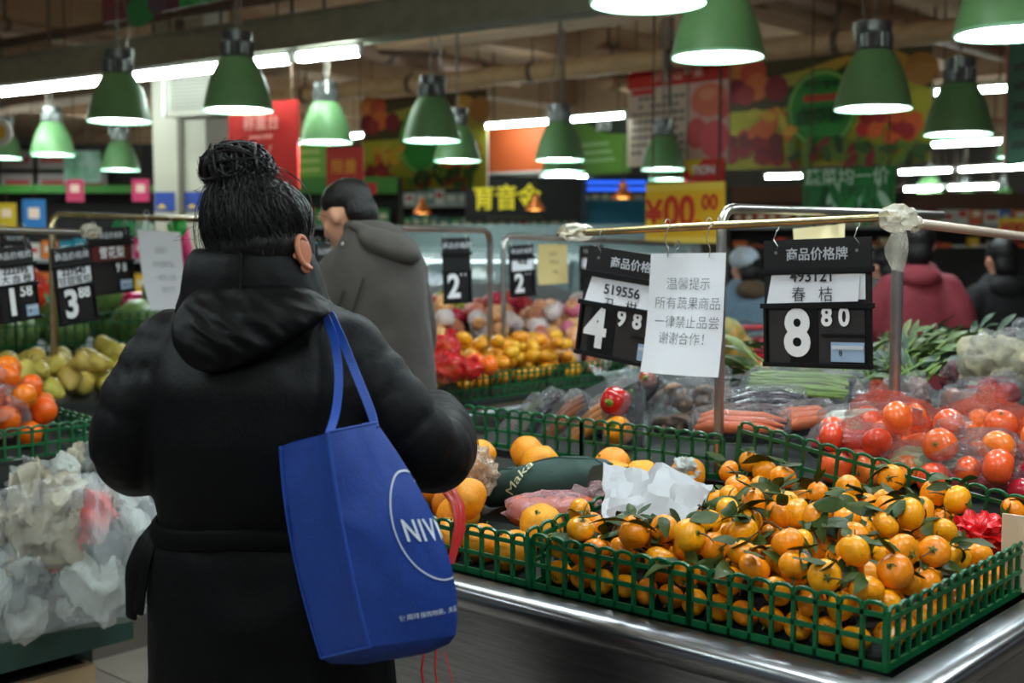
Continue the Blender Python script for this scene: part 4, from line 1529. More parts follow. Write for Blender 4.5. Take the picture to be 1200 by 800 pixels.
# yellowish card behind the right sign
notice('pale yellow card peeking out above the right price sign', P(930, 268, 3.5), P(990, 262, 3.4), 0.12, mat('pale_yellow_paper', (222, 206, 160), 0.6), [], 0.02, hk=False)

# ---- middle racks
t = rack('sign_rail', 'rounded steel rack over the fruit, right of the man', [P(466, 267, 4.85)] + bent(P(466, 267, 4.85), P(574, 270, 5.7), (P(574, 270, 5.7).x, P(574, 270, 5.7).y, 0.9), 0.07) + [Vector((*P(574, 270, 5.7).xy, 0.95))], 0.014, CHROME)
t = rack('sign_rail', 'steel rack over the apples in the middle', [Vector((*P(590, 278, 5.85).xy, 0.95))] + bent((*P(590, 278, 5.85).xy, 0.95), P(590, 276, 5.85), P(770, 285, 7.3), 0.07) + [P(790, 286, 7.45)], 0.014, CHROME)
c, yaw, roll, L = between(516, 279, 5.28, 552, 278, 5.34)
price_sign('black price sign with a big 2, right of the man', c, (0, roll, yaw + 0.15), w=0.135, h=0.28, card=False, band=None, big='2', small="''", detail=False, tag_on=False, hk=0.03)
c, yaw, roll, L = between(592, 288, 5.86, 628, 286, 5.94)
price_sign('black price sign with a big 2 on the rack over the apples', c, (0, roll, yaw + 0.15), w=0.145, h=0.245, code='有惠', name='', big='2', small="''", detail=False, tag_on=False, hk=0.03)
notice('yellow paper notice hanging over the apples', P(630, 286, 6.1), P(664, 286, 6.4), 0.20, mat('yellow_paper', (226, 206, 140), 0.6), [('温馨提示', 0.25), ('所有商品', 0.45), ('谢谢', 0.7)], 0.024, curl=0.01)
c, yaw, roll, L = between(674, 288, 6.65, 712, 287, 6.75)
price_sign('small black price sign with a 3 behind the large sign', c, (0, roll, yaw + 0.15), w=0.17, h=0.24, card=True, code='', name='', big='3', small="'", detail=False, tag_on=False, hk=0.03)
c, yaw, roll, L = between(362, 286, 4.95, 395, 286, 5.1)
price_sign('black price sign between the two shoppers', c, (0, roll, yaw + 0.3), w=0.16, h=0.26, code='227', name='', big='', small='9', detail=False, tag_on=True, hk=0.03)

# ---- left racks
t = rack('sign_rail', 'rounded steel rack at left behind the bagged oranges', [Vector((*P(60, 300, 4.95).xy, 0.95))] + bent((*P(60, 300, 4.95).xy, 0.95), P(60, 252, 4.95), P(235, 257, 5.9), 0.06) + [P(262, 258, 6.05)], 0.0135, BRASS)
t = rack('sign_rail', 'steel rail at the left edge with a taped end', [P(-40, 268, 4.3), P(98, 272, 4.6)], 0.012, CHROME)
wrap_on(t, P(106, 271, 4.6), (0.035, 0.035, 0.026), 4.4)
c, yaw, roll, L = between(58, 292, 4.52, 104, 286, 4.66)
price_sign('black price sign reading 3.88 beside the left post', c, (0, roll, yaw), w=0.165, h=0.285, code='227543', name='甘甜蜜桔', big='3', small='88', detail=False, tag_on=False, hk=0.03)
c, yaw, roll, L = between(-6, 291, 4.35, 32, 287, 4.45)
price_sign('black price sign reading 1.58 at the left picture edge', c, (0, roll, yaw), w=0.155, h=0.265, code='222395', name='大 血 橙', big='1', small='58', detail=False, hk=0.03)
c, yaw, roll, L = between(96, 268, 4.95, 158, 265, 5.25)
price_sign('black price sign with a red brown name strip at left', c, (0, roll, yaw), w=0.25, h=0.272, band='雪花梨', big='', small='98', detail=False, hk=0.03)
c, yaw, roll, L = between(-4, 272, 4.9, 34, 272, 5.1)
price_sign('black price sign half hidden at the left picture edge', c, (0, roll, yaw), w=0.16, h=0.2, code='222', name='', big='', small='', detail=False, tag_on=False, hk=0.03)
notice('white paper notice with faint text left of the black coat', P(160, 269, 5.1), P(211, 272, 5.5), 0.335, PAPER, [('温馨提示', 0.25), ('所有蔬果商品', 0.43), ('一律禁止品尝', 0.6), ('谢谢合作', 0.75)], 0.03, curl=0.04, tm=GREYINK, skew=0.06)

# ================================================================= VEGETABLES ON THE MAIN STAND
M_TRAYB = mat('black_tray', (18, 18, 20), 0.35)
PACKF = film('pack_film', (190, 192, 196), base=0.04, edge=0.5, rough=0.05, bump=1.0, bscale=45, cloud=0.14)
M_EGG = mat('aubergine_skin', (36, 20, 34), 0.2, coat=0.4)
M_REDP = mat('red_pepper', (196, 22, 20), 0.22, coat=0.4)
M_ORP = mat('orange_pepper', (236, 140, 20), 0.22, coat=0.4)
M_GRP = mat('green_stem', (104, 140, 40), 0.5)
M_MUSH = mat('mushroom_cap', (132, 100, 80), 0.6, var=0.2, scale=6)
M_BEAN = mat('green_bean', (112, 140, 62), 0.45, var=0.2, rand=0.5)
M_CARROT = mat('carrot_skin', (222, 104, 48), 0.45, var=0.1)
M_GREENS = mat('leaf_greens', (54, 78, 34), 0.5, col2=(104, 118, 66), scale=14, rand=0.8)
M_GREENS2 = mat('dark_greens', (24, 48, 30), 0.5, col2=(44, 76, 46), scale=14, rand=0.6)


def pack(label, u, v, d, rot, L=0.17, Wd=0.085, content=None, seed=0.0):
    t = thing('vegetable_pack', label, 'vegetable pack', P(u, v, d), rot, 'wrapped vegetable packs')
    mb = MB()
    rings = []
    for (e, z) in ((-0.012, -0.02), (0.0, 0.004), (-0.004, 0.004), (-0.014, -0.014)):
        rings.append([((L / 2 + e) * sx, (Wd / 2 + e) * sy, z) for sx, sy in ((-1, -1), (1, -1), (1, 1), (-1, 1))])
    mb.loft(rings, cap=True)
    mb.build('tray', M_TRAYB, t, smooth=False)
    if content:
        content(t, L, Wd)
    # film hull
    vs, fs = ico(3)
    out = []
    for q in vs:
        k = [math.copysign(abs(c) ** 0.45, c) for c in q]
        n = 1 + 0.06 * noise.noise(q * 4 + Vector((seed, 0, 0)))
        out.append((k[0] * L * 0.54 * n, k[1] * Wd * 0.56 * n, 0.012 + k[2] * 0.042 * n))
    fb = MB()
    fb.add(out, fs)
    fb.build('film', PACKF, t)
    return t


def aubergines(t, L, Wd):
    for s in (-1, 0, 1):
        pts = [(-L * 0.45, s * Wd * 0.28, 0.015), (-L * 0.2, s * Wd * 0.3, 0.02), (L * 0.2, s * Wd * 0.28, 0.02), (L * 0.45, s * Wd * 0.28, 0.012)]
        MB().tube(pts, [0.006, 0.015, 0.019, 0.008], 10).build('aubergine', M_EGG, t)


def carrots(m):
    def f(t, L, Wd):
        for s in (-1, 0, 1):
            pts = [(-L * 0.46, s * Wd * 0.3, 0.015), (-L * 0.3, s * Wd * 0.29, 0.02), (L * 0.25, s * Wd * 0.28, 0.018), (L * 0.48, s * Wd * 0.26, 0.01)]
            MB().tube(pts, [0.008, 0.018, 0.014, 0.003], 10).build('carrot', m, t)
    return f


def bell(t, c, r, m, rot=(0, 0, 0)):
    mb = MB().ell((0, 0, 0), 1.0, 24, 14)
    vs = []
    for x, y, z in mb.v:
        a = math.atan2(y, x)
        k = 1 - 0.10 * (1 - abs(cos(a * 2))) * (1 - abs(z) ** 3)
        zz = z * 1.05 - (0.35 * max(0, z - 0.6))
        vs.append((x * k * r, y * k * r, zz * r))
    mb.v = vs
    o = mb.build('bell_pepper', m, t, angle=80)
    o.location, o.rotation_euler = c, rot
    MB().tube([(0, 0, r * 0.78), (0, 0, r * 1.0), (r * 0.15, 0, r * 1.2)], [r * 0.34, r * 0.18, r * 0.14], 8).build('stem', M_GRP, o)


def peppers(t, L, Wd):
    bell(t, (-0.045, 0, 0.035), 0.042, M_REDP, (0.5, -0.4, 0))
    bell(t, (0.048, 0, 0.035), 0.04, M_ORP, (0.5, -0.3, 1))


def face(yaw, pitch, roll):
    """a pack leaning: tray normal first up, then tipped towards the aisle, long side rolled"""
    return (Matrix.Rotation(yaw, 3, 'Z') @ Matrix.Rotation(pitch, 3, 'X') @ Matrix.Rotation(roll, 3, 'Z')).to_euler()


pack('wrapped tray of red onions at the left end of the packs', 603, 512, 3.74, face(GA, 0.9, 1.2), 0.13, 0.075, carrots(mat('onion_red', (110, 26, 36), 0.4)), 1)
pack('wrapped tray of green stalks second from the left', 622, 498, 3.72, face(GA - 0.4, 1.1, 1.15), 0.19, 0.07, carrots(mat('stalk_green', (96, 110, 50), 0.5)), 2)
pack('wrapped tray of dark aubergines third from the left', 638, 494, 3.68, face(GA - 0.4, 1.1, 1.1), 0.2, 0.08, aubergines, 3)
pack('wrapped tray of brownish roots in the middle of the packs', 664, 495, 3.62, face(GA - 0.4, 1.1, 0.95), 0.2, 0.08, carrots(mat('root_brown', (150, 84, 40), 0.5)), 4)
pack('wrapped tray of orange squash left of the peppers', 694, 500, 3.56, face(GA - 0.3, 1.1, 0.75), 0.22, 0.09, carrots(mat('squash_orange', (206, 128, 28), 0.4)), 5)
pack('wrapped tray with a red and an orange bell pepper', 735, 492, 3.46, face(GA - 0.2, 1.15, -1.1 + pi), 0.21, 0.11, None, 6)
t = [o for o in bpy.data.objects if o.get('label') == 'wrapped tray with a red and an orange bell pepper'][0]
bell(t, (0.045, 0.005, 0.04), 0.045, M_REDP, (0.2, -0.5, 0))
bell(t, (-0.05, 0.0, 0.04), 0.043, M_ORP, (0.3, -0.3, 1))
pack('wrapped tray with green peppers beside the red pepper', 756, 462, 3.55, face(GA, 1.0, 0.9), 0.13, 0.09, None, 7)
t = [o for o in bpy.data.objects if o.get('label') == 'wrapped tray with green peppers beside the red pepper'][0]
bell(t, (-0.02, 0, 0.03), 0.034, mat('green_pepper', (44, 96, 36), 0.25, coat=0.4), (0.4, 0, 0))
bell(t, (0.035, 0.01, 0.03), 0.028, mat('pepper_mixed', (150, 60, 30), 0.25, coat=0.4), (0.4, 0, 0))
# mushrooms in a clear bag behind the pole
cap = MB().lathe([(0.001, 0.6), (0.4, 0.56), (0.8, 0.34), (1.0, 0.0), (0.92, -0.14), (0.3, -0.1), (0.28, -0.8), (0.2, -0.9), (0.001, -0.9)], 16).mesh('mushroom', M_MUSH, angle=70)
for k in range(20):
    u, v = rnd.uniform(778, 858), rnd.uniform(455, 505)
    o = link('mushroom', cap, None, P(u, v, rnd.uniform(3.42, 3.58)), (rnd.gauss(0.9, 0.5), rnd.gauss(0, 0.4), rnd.uniform(0, 6)), rnd.uniform(0.026, 0.038))
    tag(o, 'brown mushroom in the clear bag behind the steel frame', 'mushroom', 'mushrooms in a clear bag')
film_bag('clear_bag', 'clear plastic bag of brown mushrooms behind the steel frame', P(815, 484, 3.5), (0.13, 0.1, 0.1), 12.4, PACKF, amp=0.2)
# clear film standing up behind the packs
mb = MB()
rg = []
for i in range(9):
    f = i / 8
    rg.append([P(690 + 95 * f + 4 * j, 425 + 40 * j / 8 + 16 * f + 6 * sin(i + j), 3.85 - 0.02 * j) + Vector((0, 0.04 * sin(i * 1.7 + j * 0.3), 0)) for j in range(9)])
mb.loft(rg, cap=False, closed=False)
o = mb.build('loose_film', FILM, None, P(735, 450, 3.85))
tag(o, 'loose sheet of clear film above the wrapped packs', 'plastic film')
# long aubergine pack, beans pack, carrots pack behind the raised basket
pack('dark wrapped pack in front of the green beans', 897, 478, 3.32, face(GA + 0.5, 0.6, 0.1), 0.21, 0.09, aubergines, 8)
t = pack('wrapped pack of long green beans under the right price sign', 935, 458, 3.5, face(GA + 0.25, 0.5, 0.0), 0.30, 0.12, None, 9)
for i in range(16):
    y = -0.05 + i * 0.0065
    pts = [(-0.14 + rnd.uniform(0, 0.02), y, 0.02 + rnd.uniform(0, 0.02)), (-0.05, y + rnd.gauss(0, 0.006), 0.03), (0.06, y + rnd.gauss(0, 0.006), 0.03), (0.14 + rnd.uniform(-0.02, 0.01), y + rnd.gauss(0, 0.01), 0.022)]
    MB().tube(pts, 0.0055, 6).build('bean', M_BEAN, t)
pack('wrapped carrots behind the raised green basket, left one', 868, 502, 3.16, face(GA + 0.2, 0.4, 0.1), 0.24, 0.1, carrots(M_CARROT), 10)
pack('wrapped carrots right of the dark pack', 945, 495, 3.25, face(GA + 0.9, 0.5, 0.2), 0.16, 0.08, carrots(M_CARROT), 11)
pack('wrapped red tomatoes low behind the raised basket', 1000, 524, 3.0, face(GA, 0.3, 0.1), 0.2, 0.1, carrots(M_REDP), 12)
pack('wrapped pale vegetables low behind the raised basket', 1090, 548, 2.85, face(GA, 0.3, 0.1), 0.2, 0.1, carrots(mat('pale_green', (170, 180, 130), 0.5)), 13)
pack('wrapped radishes low behind the raised basket at right', 1150, 568, 2.75, face(GA, 0.3, 0.1), 0.2, 0.1, carrots(mat('radish', (190, 60, 70), 0.4)), 14)
pack('long dark aubergine pack right of the beans', 1010, 482, 3.4, face(GA + 0.1, 0.4, 0.05), 0.28, 0.09, aubergines, 15)
pack('white labelled pack with green leaves beside aubergine', 1003, 500, 3.2, face(GA + 0.2, 0.6, 0.3), 0.18, 0.09, carrots(mat('white_radish', (214, 218, 204), 0.5)), 16)


# leafy bunches
def greens(label, u, v, d, n, L, spread, m, lean, seed, cat='vegetables', stalk=None):
    r = random.Random(seed)
    t = thing('leafy_bunch', label, cat, P(u, v, d), 0.0, 'leafy vegetables on the main stand')
    lm = leaf_mesh(L * 0.55, L * 0.13, 0.6, 0.3, m, wave=L * 0.02)
    stm = MB()
    for i in range(n):
        a = lean + r.gauss(0, spread)
        e = r.uniform(0.1, 0.75)
        dv = Vector((cos(a) * cos(e), sin(a) * cos(e) * 0.6, sin(e)))
        b = Vector((r.gauss(0, L * 0.25), r.gauss(0, L * 0.2), r.uniform(-0.04, 0.02)))
        stm.tube([b, b + dv * L * 0.3, b + dv * L * 0.55], [0.006, 0.005, 0.003], 5)
        lf = link('leaf', lm, t, b + dv * L * 0.45)
        lf.rotation_euler = (r.gauss(0, 0.6), -e + r.gauss(0, 0.2), math.atan2(dv.y, dv.x))
    stm.build('stalks', stalk or M_BEAN, t)
    return t


greens('big bunch of leafy greens before the red coat', 1065, 425, 4.1, 150, 0.19, 0.5, M_GREENS, 0.5, 1)
greens('dark leafy greens right of the big bunch', 1115, 410, 4.2, 60, 0.18, 0.7, M_GREENS2, 0.9, 2)
greens('dark leafy greens behind the steel post', 1020, 430, 4.2, 60, 0.18, 0.8, M_GREENS2, 2.6, 3)
greens('celery like greens below the black price sign', 938, 442, 3.9, 26, 0.24, 0.3, M_GREENS, 2.4, 4)
greens('leafy greens left of the lettuce bag', 1060, 445, 3.9, 26, 0.2, 1.0, M_GREENS2, 1.5, 5)
greens('pale leafy greens just below the right end of the sign', 985, 440, 3.8, 24, 0.18, 1.0, M_GREENS, 1.0, 6)
for k, (u, v, d, s, c, lab) in enumerate([(985, 457, 3.6, (0.09, 0.07, 0.05), (150, 140, 136), 'grey white wrapped mushrooms right of the beans'), (1060, 466, 3.55, (0.08, 0.07, 0.06), (120, 96, 90), 'clear bag of brownish roots behind the net bags'),
                                          (1175, 425, 3.7, (0.12, 0.1, 0.1), (168, 158, 128), 'clear bag of pale lettuce at the right edge'), (1130, 440, 3.8, (0.06, 0.06, 0.05), (90, 30, 40), 'dark red onions in a bag beside the lettuce'),
                                          (1155, 462, 3.5, (0.12, 0.07, 0.05), (150, 40, 50), 'clear bag of dark red fruit at the right edge'), (1135, 478, 3.4, (0.09, 0.07, 0.05), (130, 84, 70), 'clear bag of mixed vegetables above the net bags'), (990, 512, 3.1, (0.06, 0.05, 0.04), (120, 140, 90), 'clear bag of pale greens above the basket back')]):
    t = film_bag('vegetable_bag', lab, P(u, v, d), s, k + 61.3, PACKF, amp=0.25)
    mm = mat('bag_content_%d' % k, c, 0.5, var=0.3, scale=12, bump=0.4)
    r = random.Random(k)
    for i in range(9):
        cv, cf = crumple((s[2] * 0.62,) * 3, i + k * 9.1, 3, 0.45, 1.4)
        cc = Vector((r.uniform(-0.55, 0.55) * s[0], r.uniform(-0.5, 0.5) * s[1], r.uniform(-0.5, 0.4) * s[2]))
        cb = MB()
        cb.add([v_ + cc for v_ in cv], cf)
        cb.build('vegetable', mm, t, angle=85)
# net bags of tomatoes and mandarins
M_TOM = mat('tomato_skin', (238, 104, 40), 0.28, var=0.1, rand=0.5, coat=0.3)
M_TOMR = mat('dark_tomato_skin', (178, 30, 34), 0.25, rand=0.4, coat=0.3)
NETF = film('red_net', (240, 84, 36), base=0.10, edge=0.35, rough=0.15, bump=0.8, bscale=70, cloud=0.25)
TM = citrus_mesh('tomato', M_TOM, seed=3, squash=0.86, lump=0.03)
TMR = citrus_mesh('tomato', M_TOMR, seed=3, squash=0.86, lump=0.03)
pile = heap(62, lambda r: (r.uniform(-0.62, 0.0), r.uniform(0.86, 1.35)), lambda x, y: 0.925 + 0.12 * (y - 0.8), lambda r: r.uniform(0.034, 0.041), tries=8, seed=22)
for k, (x, y, z, r) in enumerate(pile):
    dk = x > -0.12 and y < 0.98
    o = link('tomato', TMR if dk else TM, None, W(x, y, z), rrot(rnd), r)
    tag(o, 'dark red tomato at the right edge behind the basket back' if dk else 'orange red fruit in the net bags behind the basket back', 'tomato', 'dark tomatoes at right' if dk else 'fruit in red net bags')
    link('calyx', CAL, o, (0, 0, 0.72), None, 22)
for k, (x, y, z, s) in enumerate([(-0.45, 0.98, 1.02, (0.13, 0.12, 0.085)), (-0.3, 1.2, 1.05, (0.14, 0.12, 0.08)), (-0.12, 1.22, 1.05, (0.12, 0.12, 0.085)), (-0.22, 0.98, 1.01, (0.13, 0.11, 0.075)), (-0.55, 1.18, 1.05, (0.1, 0.1, 0.08))]):
    film_bag('net_bag', ['red net bag of fruit beside the post, nearest one', 'red net bag of fruit in the middle of the group', 'red net bag of fruit at the right picture edge', 'red net bag of fruit low behind the basket back', 'red net bag of fruit at the back next to greens'][k], W(x, y, z), s, k + 80.1, NETF if k != 3 else PACKF, 'net bag', (0, 0, k), amp=0.2)
MB_ = MB().box((0, 0, 0), (0.028, 0.002, 0.05))
o = MB_.build('bag_label', mat('label_grey', (190, 196, 204), 0.4), None, smooth=False)
o.location, o.rotation_euler = P(1075, 488, 3.0), (0.5, 0.2, GA)
tag(o, 'small grey white label on a red net bag', 'label')

# ---- things lying on the fruit
M_WPAPER = mat('glassine_paper', (172, 172, 177), 0.5, bump=0.12, bscale=8)
# white paper bag: crumpled pouch
vs = []
fs = []
nx, ny = 14, 10
c0 = [P(706, 548, 2.85), P(770, 545, 2.9), P(838, 575, 2.72), P(826, 612, 2.55), P(760, 622, 2.52), P(708, 604, 2.6)]
q00, q10, q11, q01 = P(707, 546, 2.74), P(836, 573, 2.62), P(808, 616, 2.43), P(706, 610, 2.46)
for lay in (0, 1):
    for j in range(ny + 1):
        for i in range(nx + 1):
            a, b = i / nx, j / ny
            p = (q00 * (1 - a) + q10 * a) * (1 - b) + (q01 * (1 - a) + q11 * a) * b
            bul = sin(pi * a) ** 0.6 * sin(pi * b) ** 0.6
            n = noise.noise(Vector((a * 3.1, b * 2.6, 2.2)))
            n2 = abs(noise.noise(Vector((a * 6, b * 5, 8.0))))
            h = bul * (0.03 + 0.05 * n) - 0.03 * n2 if lay == 0 else -0.004 - bul * 0.008
            vs.append(p + Vector((0, -0.3 * h, h + 0.01)) + Vector((0.012 * noise.noise(Vector((a * 4, b * 4, 1))), 0, 0)))
for lay in (0, 1):
    o_ = lay * (nx + 1) * (ny + 1)
    for j in range(ny):
        for i in range(nx):
            q = (o_ + j * (nx + 1) + i, o_ + (j + 1) * (nx + 1) + i, o_ + (j + 1) * (nx + 1) + i + 1, o_ + j * (nx + 1) + i + 1)
            fs.append(q if lay == 0 else tuple(reversed(q)))
mb = MB()
mb.add(vs, fs)
o = mb.build('paper_bag', M_WPAPER, None, (q00 + q11) / 2, angle=24)
tag(o, 'crumpled white paper bag lying on the tangerines', 'paper bag')
# folded dark green cloth bag with script lettering
M_CLOTH = mat('dark_green_cloth', (28, 58, 52), 0.65, var=0.15, scale=20, bump=0.15, bscale=90)
a, b = P(580, 572, 2.98), P(706, 560, 2.82)
ax = (b - a).normalized()
L = (b - a).length
up = Vector((0, 0, 1))
side = up.cross(ax).normalized()
rings = []
for i in range(15):
    f = i / 14
    q = a.lerp(b, f)
    hh = 0.05 * (0.85 + 0.25 * sin(f * 2.6)) * (0.75 if i in (0, 14) else 1)
    ww = 0.085 * (0.9 + 0.1 * sin(f * 3)) * (0.94 if i in (0, 14) else 1)
    rings.append([q + side * (ww * cos(t_) * (abs(cos(t_)) ** -0.3 if abs(cos(t_)) > 0.05 else 1)) + up * (hh * sin(t_) * (1 + 0.1 * sin(f * 9 + t_ * 2)) + 0.006 * noise.noise(Vector((f * 5, t_, 0)))) for t_ in [2 * pi * k / 20 for k in range(20)]])
t = thing('folded_cloth_bag', 'folded dark green cloth bag lying on the large oranges', 'cloth bag', a)
MB().loft(rings).build('cloth', M_CLOTH, t).location = -a
mb = MB()
for k in (5, 13):
    mb.tube([r[k] + Vector((0, 0, 0.001)) for r in rings], 0.0022, 5)
mb.build('hem', M_CLOTH, t).location = -a
CT = o = text('Maka', 0.044, mat('cream_print', (216, 214, 170), 0.6), t, (0, 0, 0), rot=(0, 0, 0), bold=0.0, ext=0)


def on_cloth(x, y):
    """printed point on the rounded front of the cloth bag"""
    f, t_ = 0.40 + x / L, 2.74 - y / 0.06
    q = a.lerp(b, f)
    hh, ww = 0.05 * (0.85 + 0.25 * sin(f * 2.6)), 0.085 * (0.9 + 0.1 * sin(f * 3))
    return q - a + side * (ww * cos(t_) * abs(cos(t_)) ** -0.3 * 1.06) + up * (hh * sin(t_) * (1 + 0.1 * sin(f * 9 + t_ * 2)) * 1.05 + 0.006)


setco(o.data, np.array([tuple(on_cloth(x * cos(1.05) - y * sin(1.05) + 0.25 * y, x * sin(1.05) + y * cos(1.05))) for x, y, z in getco(o.data)]))
# thin pinkish bag with fruit
t = film_bag('pink_bag', 'thin pinkish plastic bag with fruit under the green cloth bag', P(648, 597, 2.72), (0.105, 0.06, 0.04), 17.7, film('pink_film', (226, 176, 180), base=0.25, edge=0.4, rough=0.3, bump=0.6, cloud=0.25), amp=0.22, knot=False)
for k in range(5):
    MB().ell((-0.07 + k * 0.035, 0.005 * (-1) ** k, -0.004), 0.034, 12, 8).build('fruit', mat('bag_fruit', (206, 96, 60), 0.4), t)
film_bag('pink_bag', 'second thin pinkish bag next to the white paper bag', P(690, 588, 2.78), (0.07, 0.06, 0.045), 27.7, MATS['pink_film'], amp=0.3, knot=False)
# clear crinkled clamshell by the sleeve
film_bag('clear_clamshell', 'crinkled clear plastic box on the oranges beside the dark sleeve', P(548, 554, 2.85), (0.062, 0.06, 0.06), 41.1, film('clamshell_film', (236, 214, 190), base=0.22, edge=0.7, rough=0.1, bump=0.9, bscale=40, cloud=0.3), knot=False, amp=0.4, freq=2.2)
# white scrap
film_bag('white_scrap', 'small white crumpled scrap between cloth bag and pole', P(803, 553, 2.95), (0.03, 0.03, 0.03), 43.1, WB[0], cat='scrap', knot=False, amp=0.7)
film_bag('white_scrap', 'tiny white plastic scrap on the near basket rim', P(980, 703, 2.05), (0.012, 0.01, 0.008), 44.1, WB[0], cat='scrap', knot=False, amp=0.7)
film_bag('white_scrap', 'small clear scrap at the right end of the basket', P(1181, 640, 2.42), (0.012, 0.012, 0.035), 45.1, BAGF, cat='scrap', knot=False, amp=0.7)
# red net scrap and cardboard at the right edge
film_bag('red_net_scrap', 'crumpled bright red plastic net at the right of the tangerines', P(1150, 626, 2.46), (0.045, 0.04, 0.032), 47.3, mat('red_net_plastic', (214, 24, 30), 0.3), cat='plastic net', knot=False, amp=0.9, freq=2.6)
q = W(0.015, 0.9, 0)
t = thing('cardboard_piece', 'beige cardboard piece standing at the right end of the basket', 'cardboard', W(0.022, 0.60, 0.83), GA)
MB().box((0.0, 0.15, 0.085), (0.008, 0.3, 0.17)).build('sheet', mat('cardboard', (206, 186, 158), 0.7, var=0.05), t, smooth=False)
MB().box((-0.03, 0.0, 0.075), (0.06, 0.006, 0.15)).build('flap', mat('cardboard', (206, 186, 158), 0.7), t, smooth=False)
# red ribbons of a plastic bag by the blue tote
M_RIB = mat('red_ribbon', (216, 52, 52), 0.35, alpha=0.9)
for k, (pts, lab) in enumerate([([(521, 575, 2.35), (533, 590, 2.33), (537, 615, 2.32), (532, 645, 2.3), (528, 660, 2.3)], 'red plastic ribbon hanging over the basket rim, left strand'), ([(530, 572, 2.36), (541, 592, 2.34), (542, 620, 2.33), (535, 640, 2.32)], 'red plastic ribbon hanging over the basket rim, right strand'),
                               ([(497, 765, 2.05), (494, 785, 2.05), (498, 815, 2.05)], 'red ribbon below the blue tote, left strand'), ([(511, 760, 2.05), (510, 785, 2.05), (514, 815, 2.05)], 'red ribbon below the blue tote, middle strand'), ([(521, 765, 2.06), (527, 785, 2.06), (533, 815, 2.06)], 'thin red ribbon below the blue tote, right strand')]):
    w_ = (0.010, 0.008, 0.008, 0.007, 0.004)[k]
    pp = [P(*q) for q in pts]
    mb = MB().tube(pp, w_, 8, flat=0.25)
    o = mb.build('red_ribbon', M_RIB, None, pp[0])
    tag(o, lab, 'ribbon')
# ================================================================= PEOPLE
M_SKIN = mat('skin', (206, 150, 122), 0.5, var=0.05, sss=0.1)
M_HAIR = mat('black_hair', (13, 11, 11), 0.42, bump=0.5, bscale=12, stretch=(14, 14, 2), spec=0.35)


def sring(z, cx, cy, rx, ry, n=36, p=2.4, tilt=0.0):
    out = []
    for k in range(n):
        a = 2 * pi * k / n
        c, s = cos(a), sin(a)
        x = math.copysign(abs(c) ** (2 / p), c) * rx
        y = math.copysign(abs(s) ** (2 / p), s) * ry
        out.append((cx + x, cy + y, z + tilt * x))
    return out


def smooth_path(pts, rad, n=5):
    """catmull-rom through points with radii"""
    P_ = [Vector(p) for p in pts]
    out, ro = [], []
    for i in range(len(P_) - 1):
        p0, p1, p2, p3 = P_[max(i - 1, 0)], P_[i], P_[i + 1], P_[min(i + 2, len(P_) - 1)]
        for k in range(n):
            t = k / n
            out.append(0.5 * ((2 * p1) + (p2 - p0) * t + (2 * p0 - 5 * p1 + 4 * p2 - p3) * t * t + (3 * p1 - p0 - 3 * p2 + p3) * t ** 3))
            ro.append(rad[i] * (1 - t) + rad[i + 1] * t)
    out.append(P_[-1])
    ro.append(rad[-1])
    return out, ro


def limb(mb, pts, rad, n=14):
    a, r = smooth_path(pts, rad)
    mb.tube(a, r, n)
    mb.ell(a[0], r[0], 12, 8)
    mb.ell(a[-1], r[-1], 12, 8)


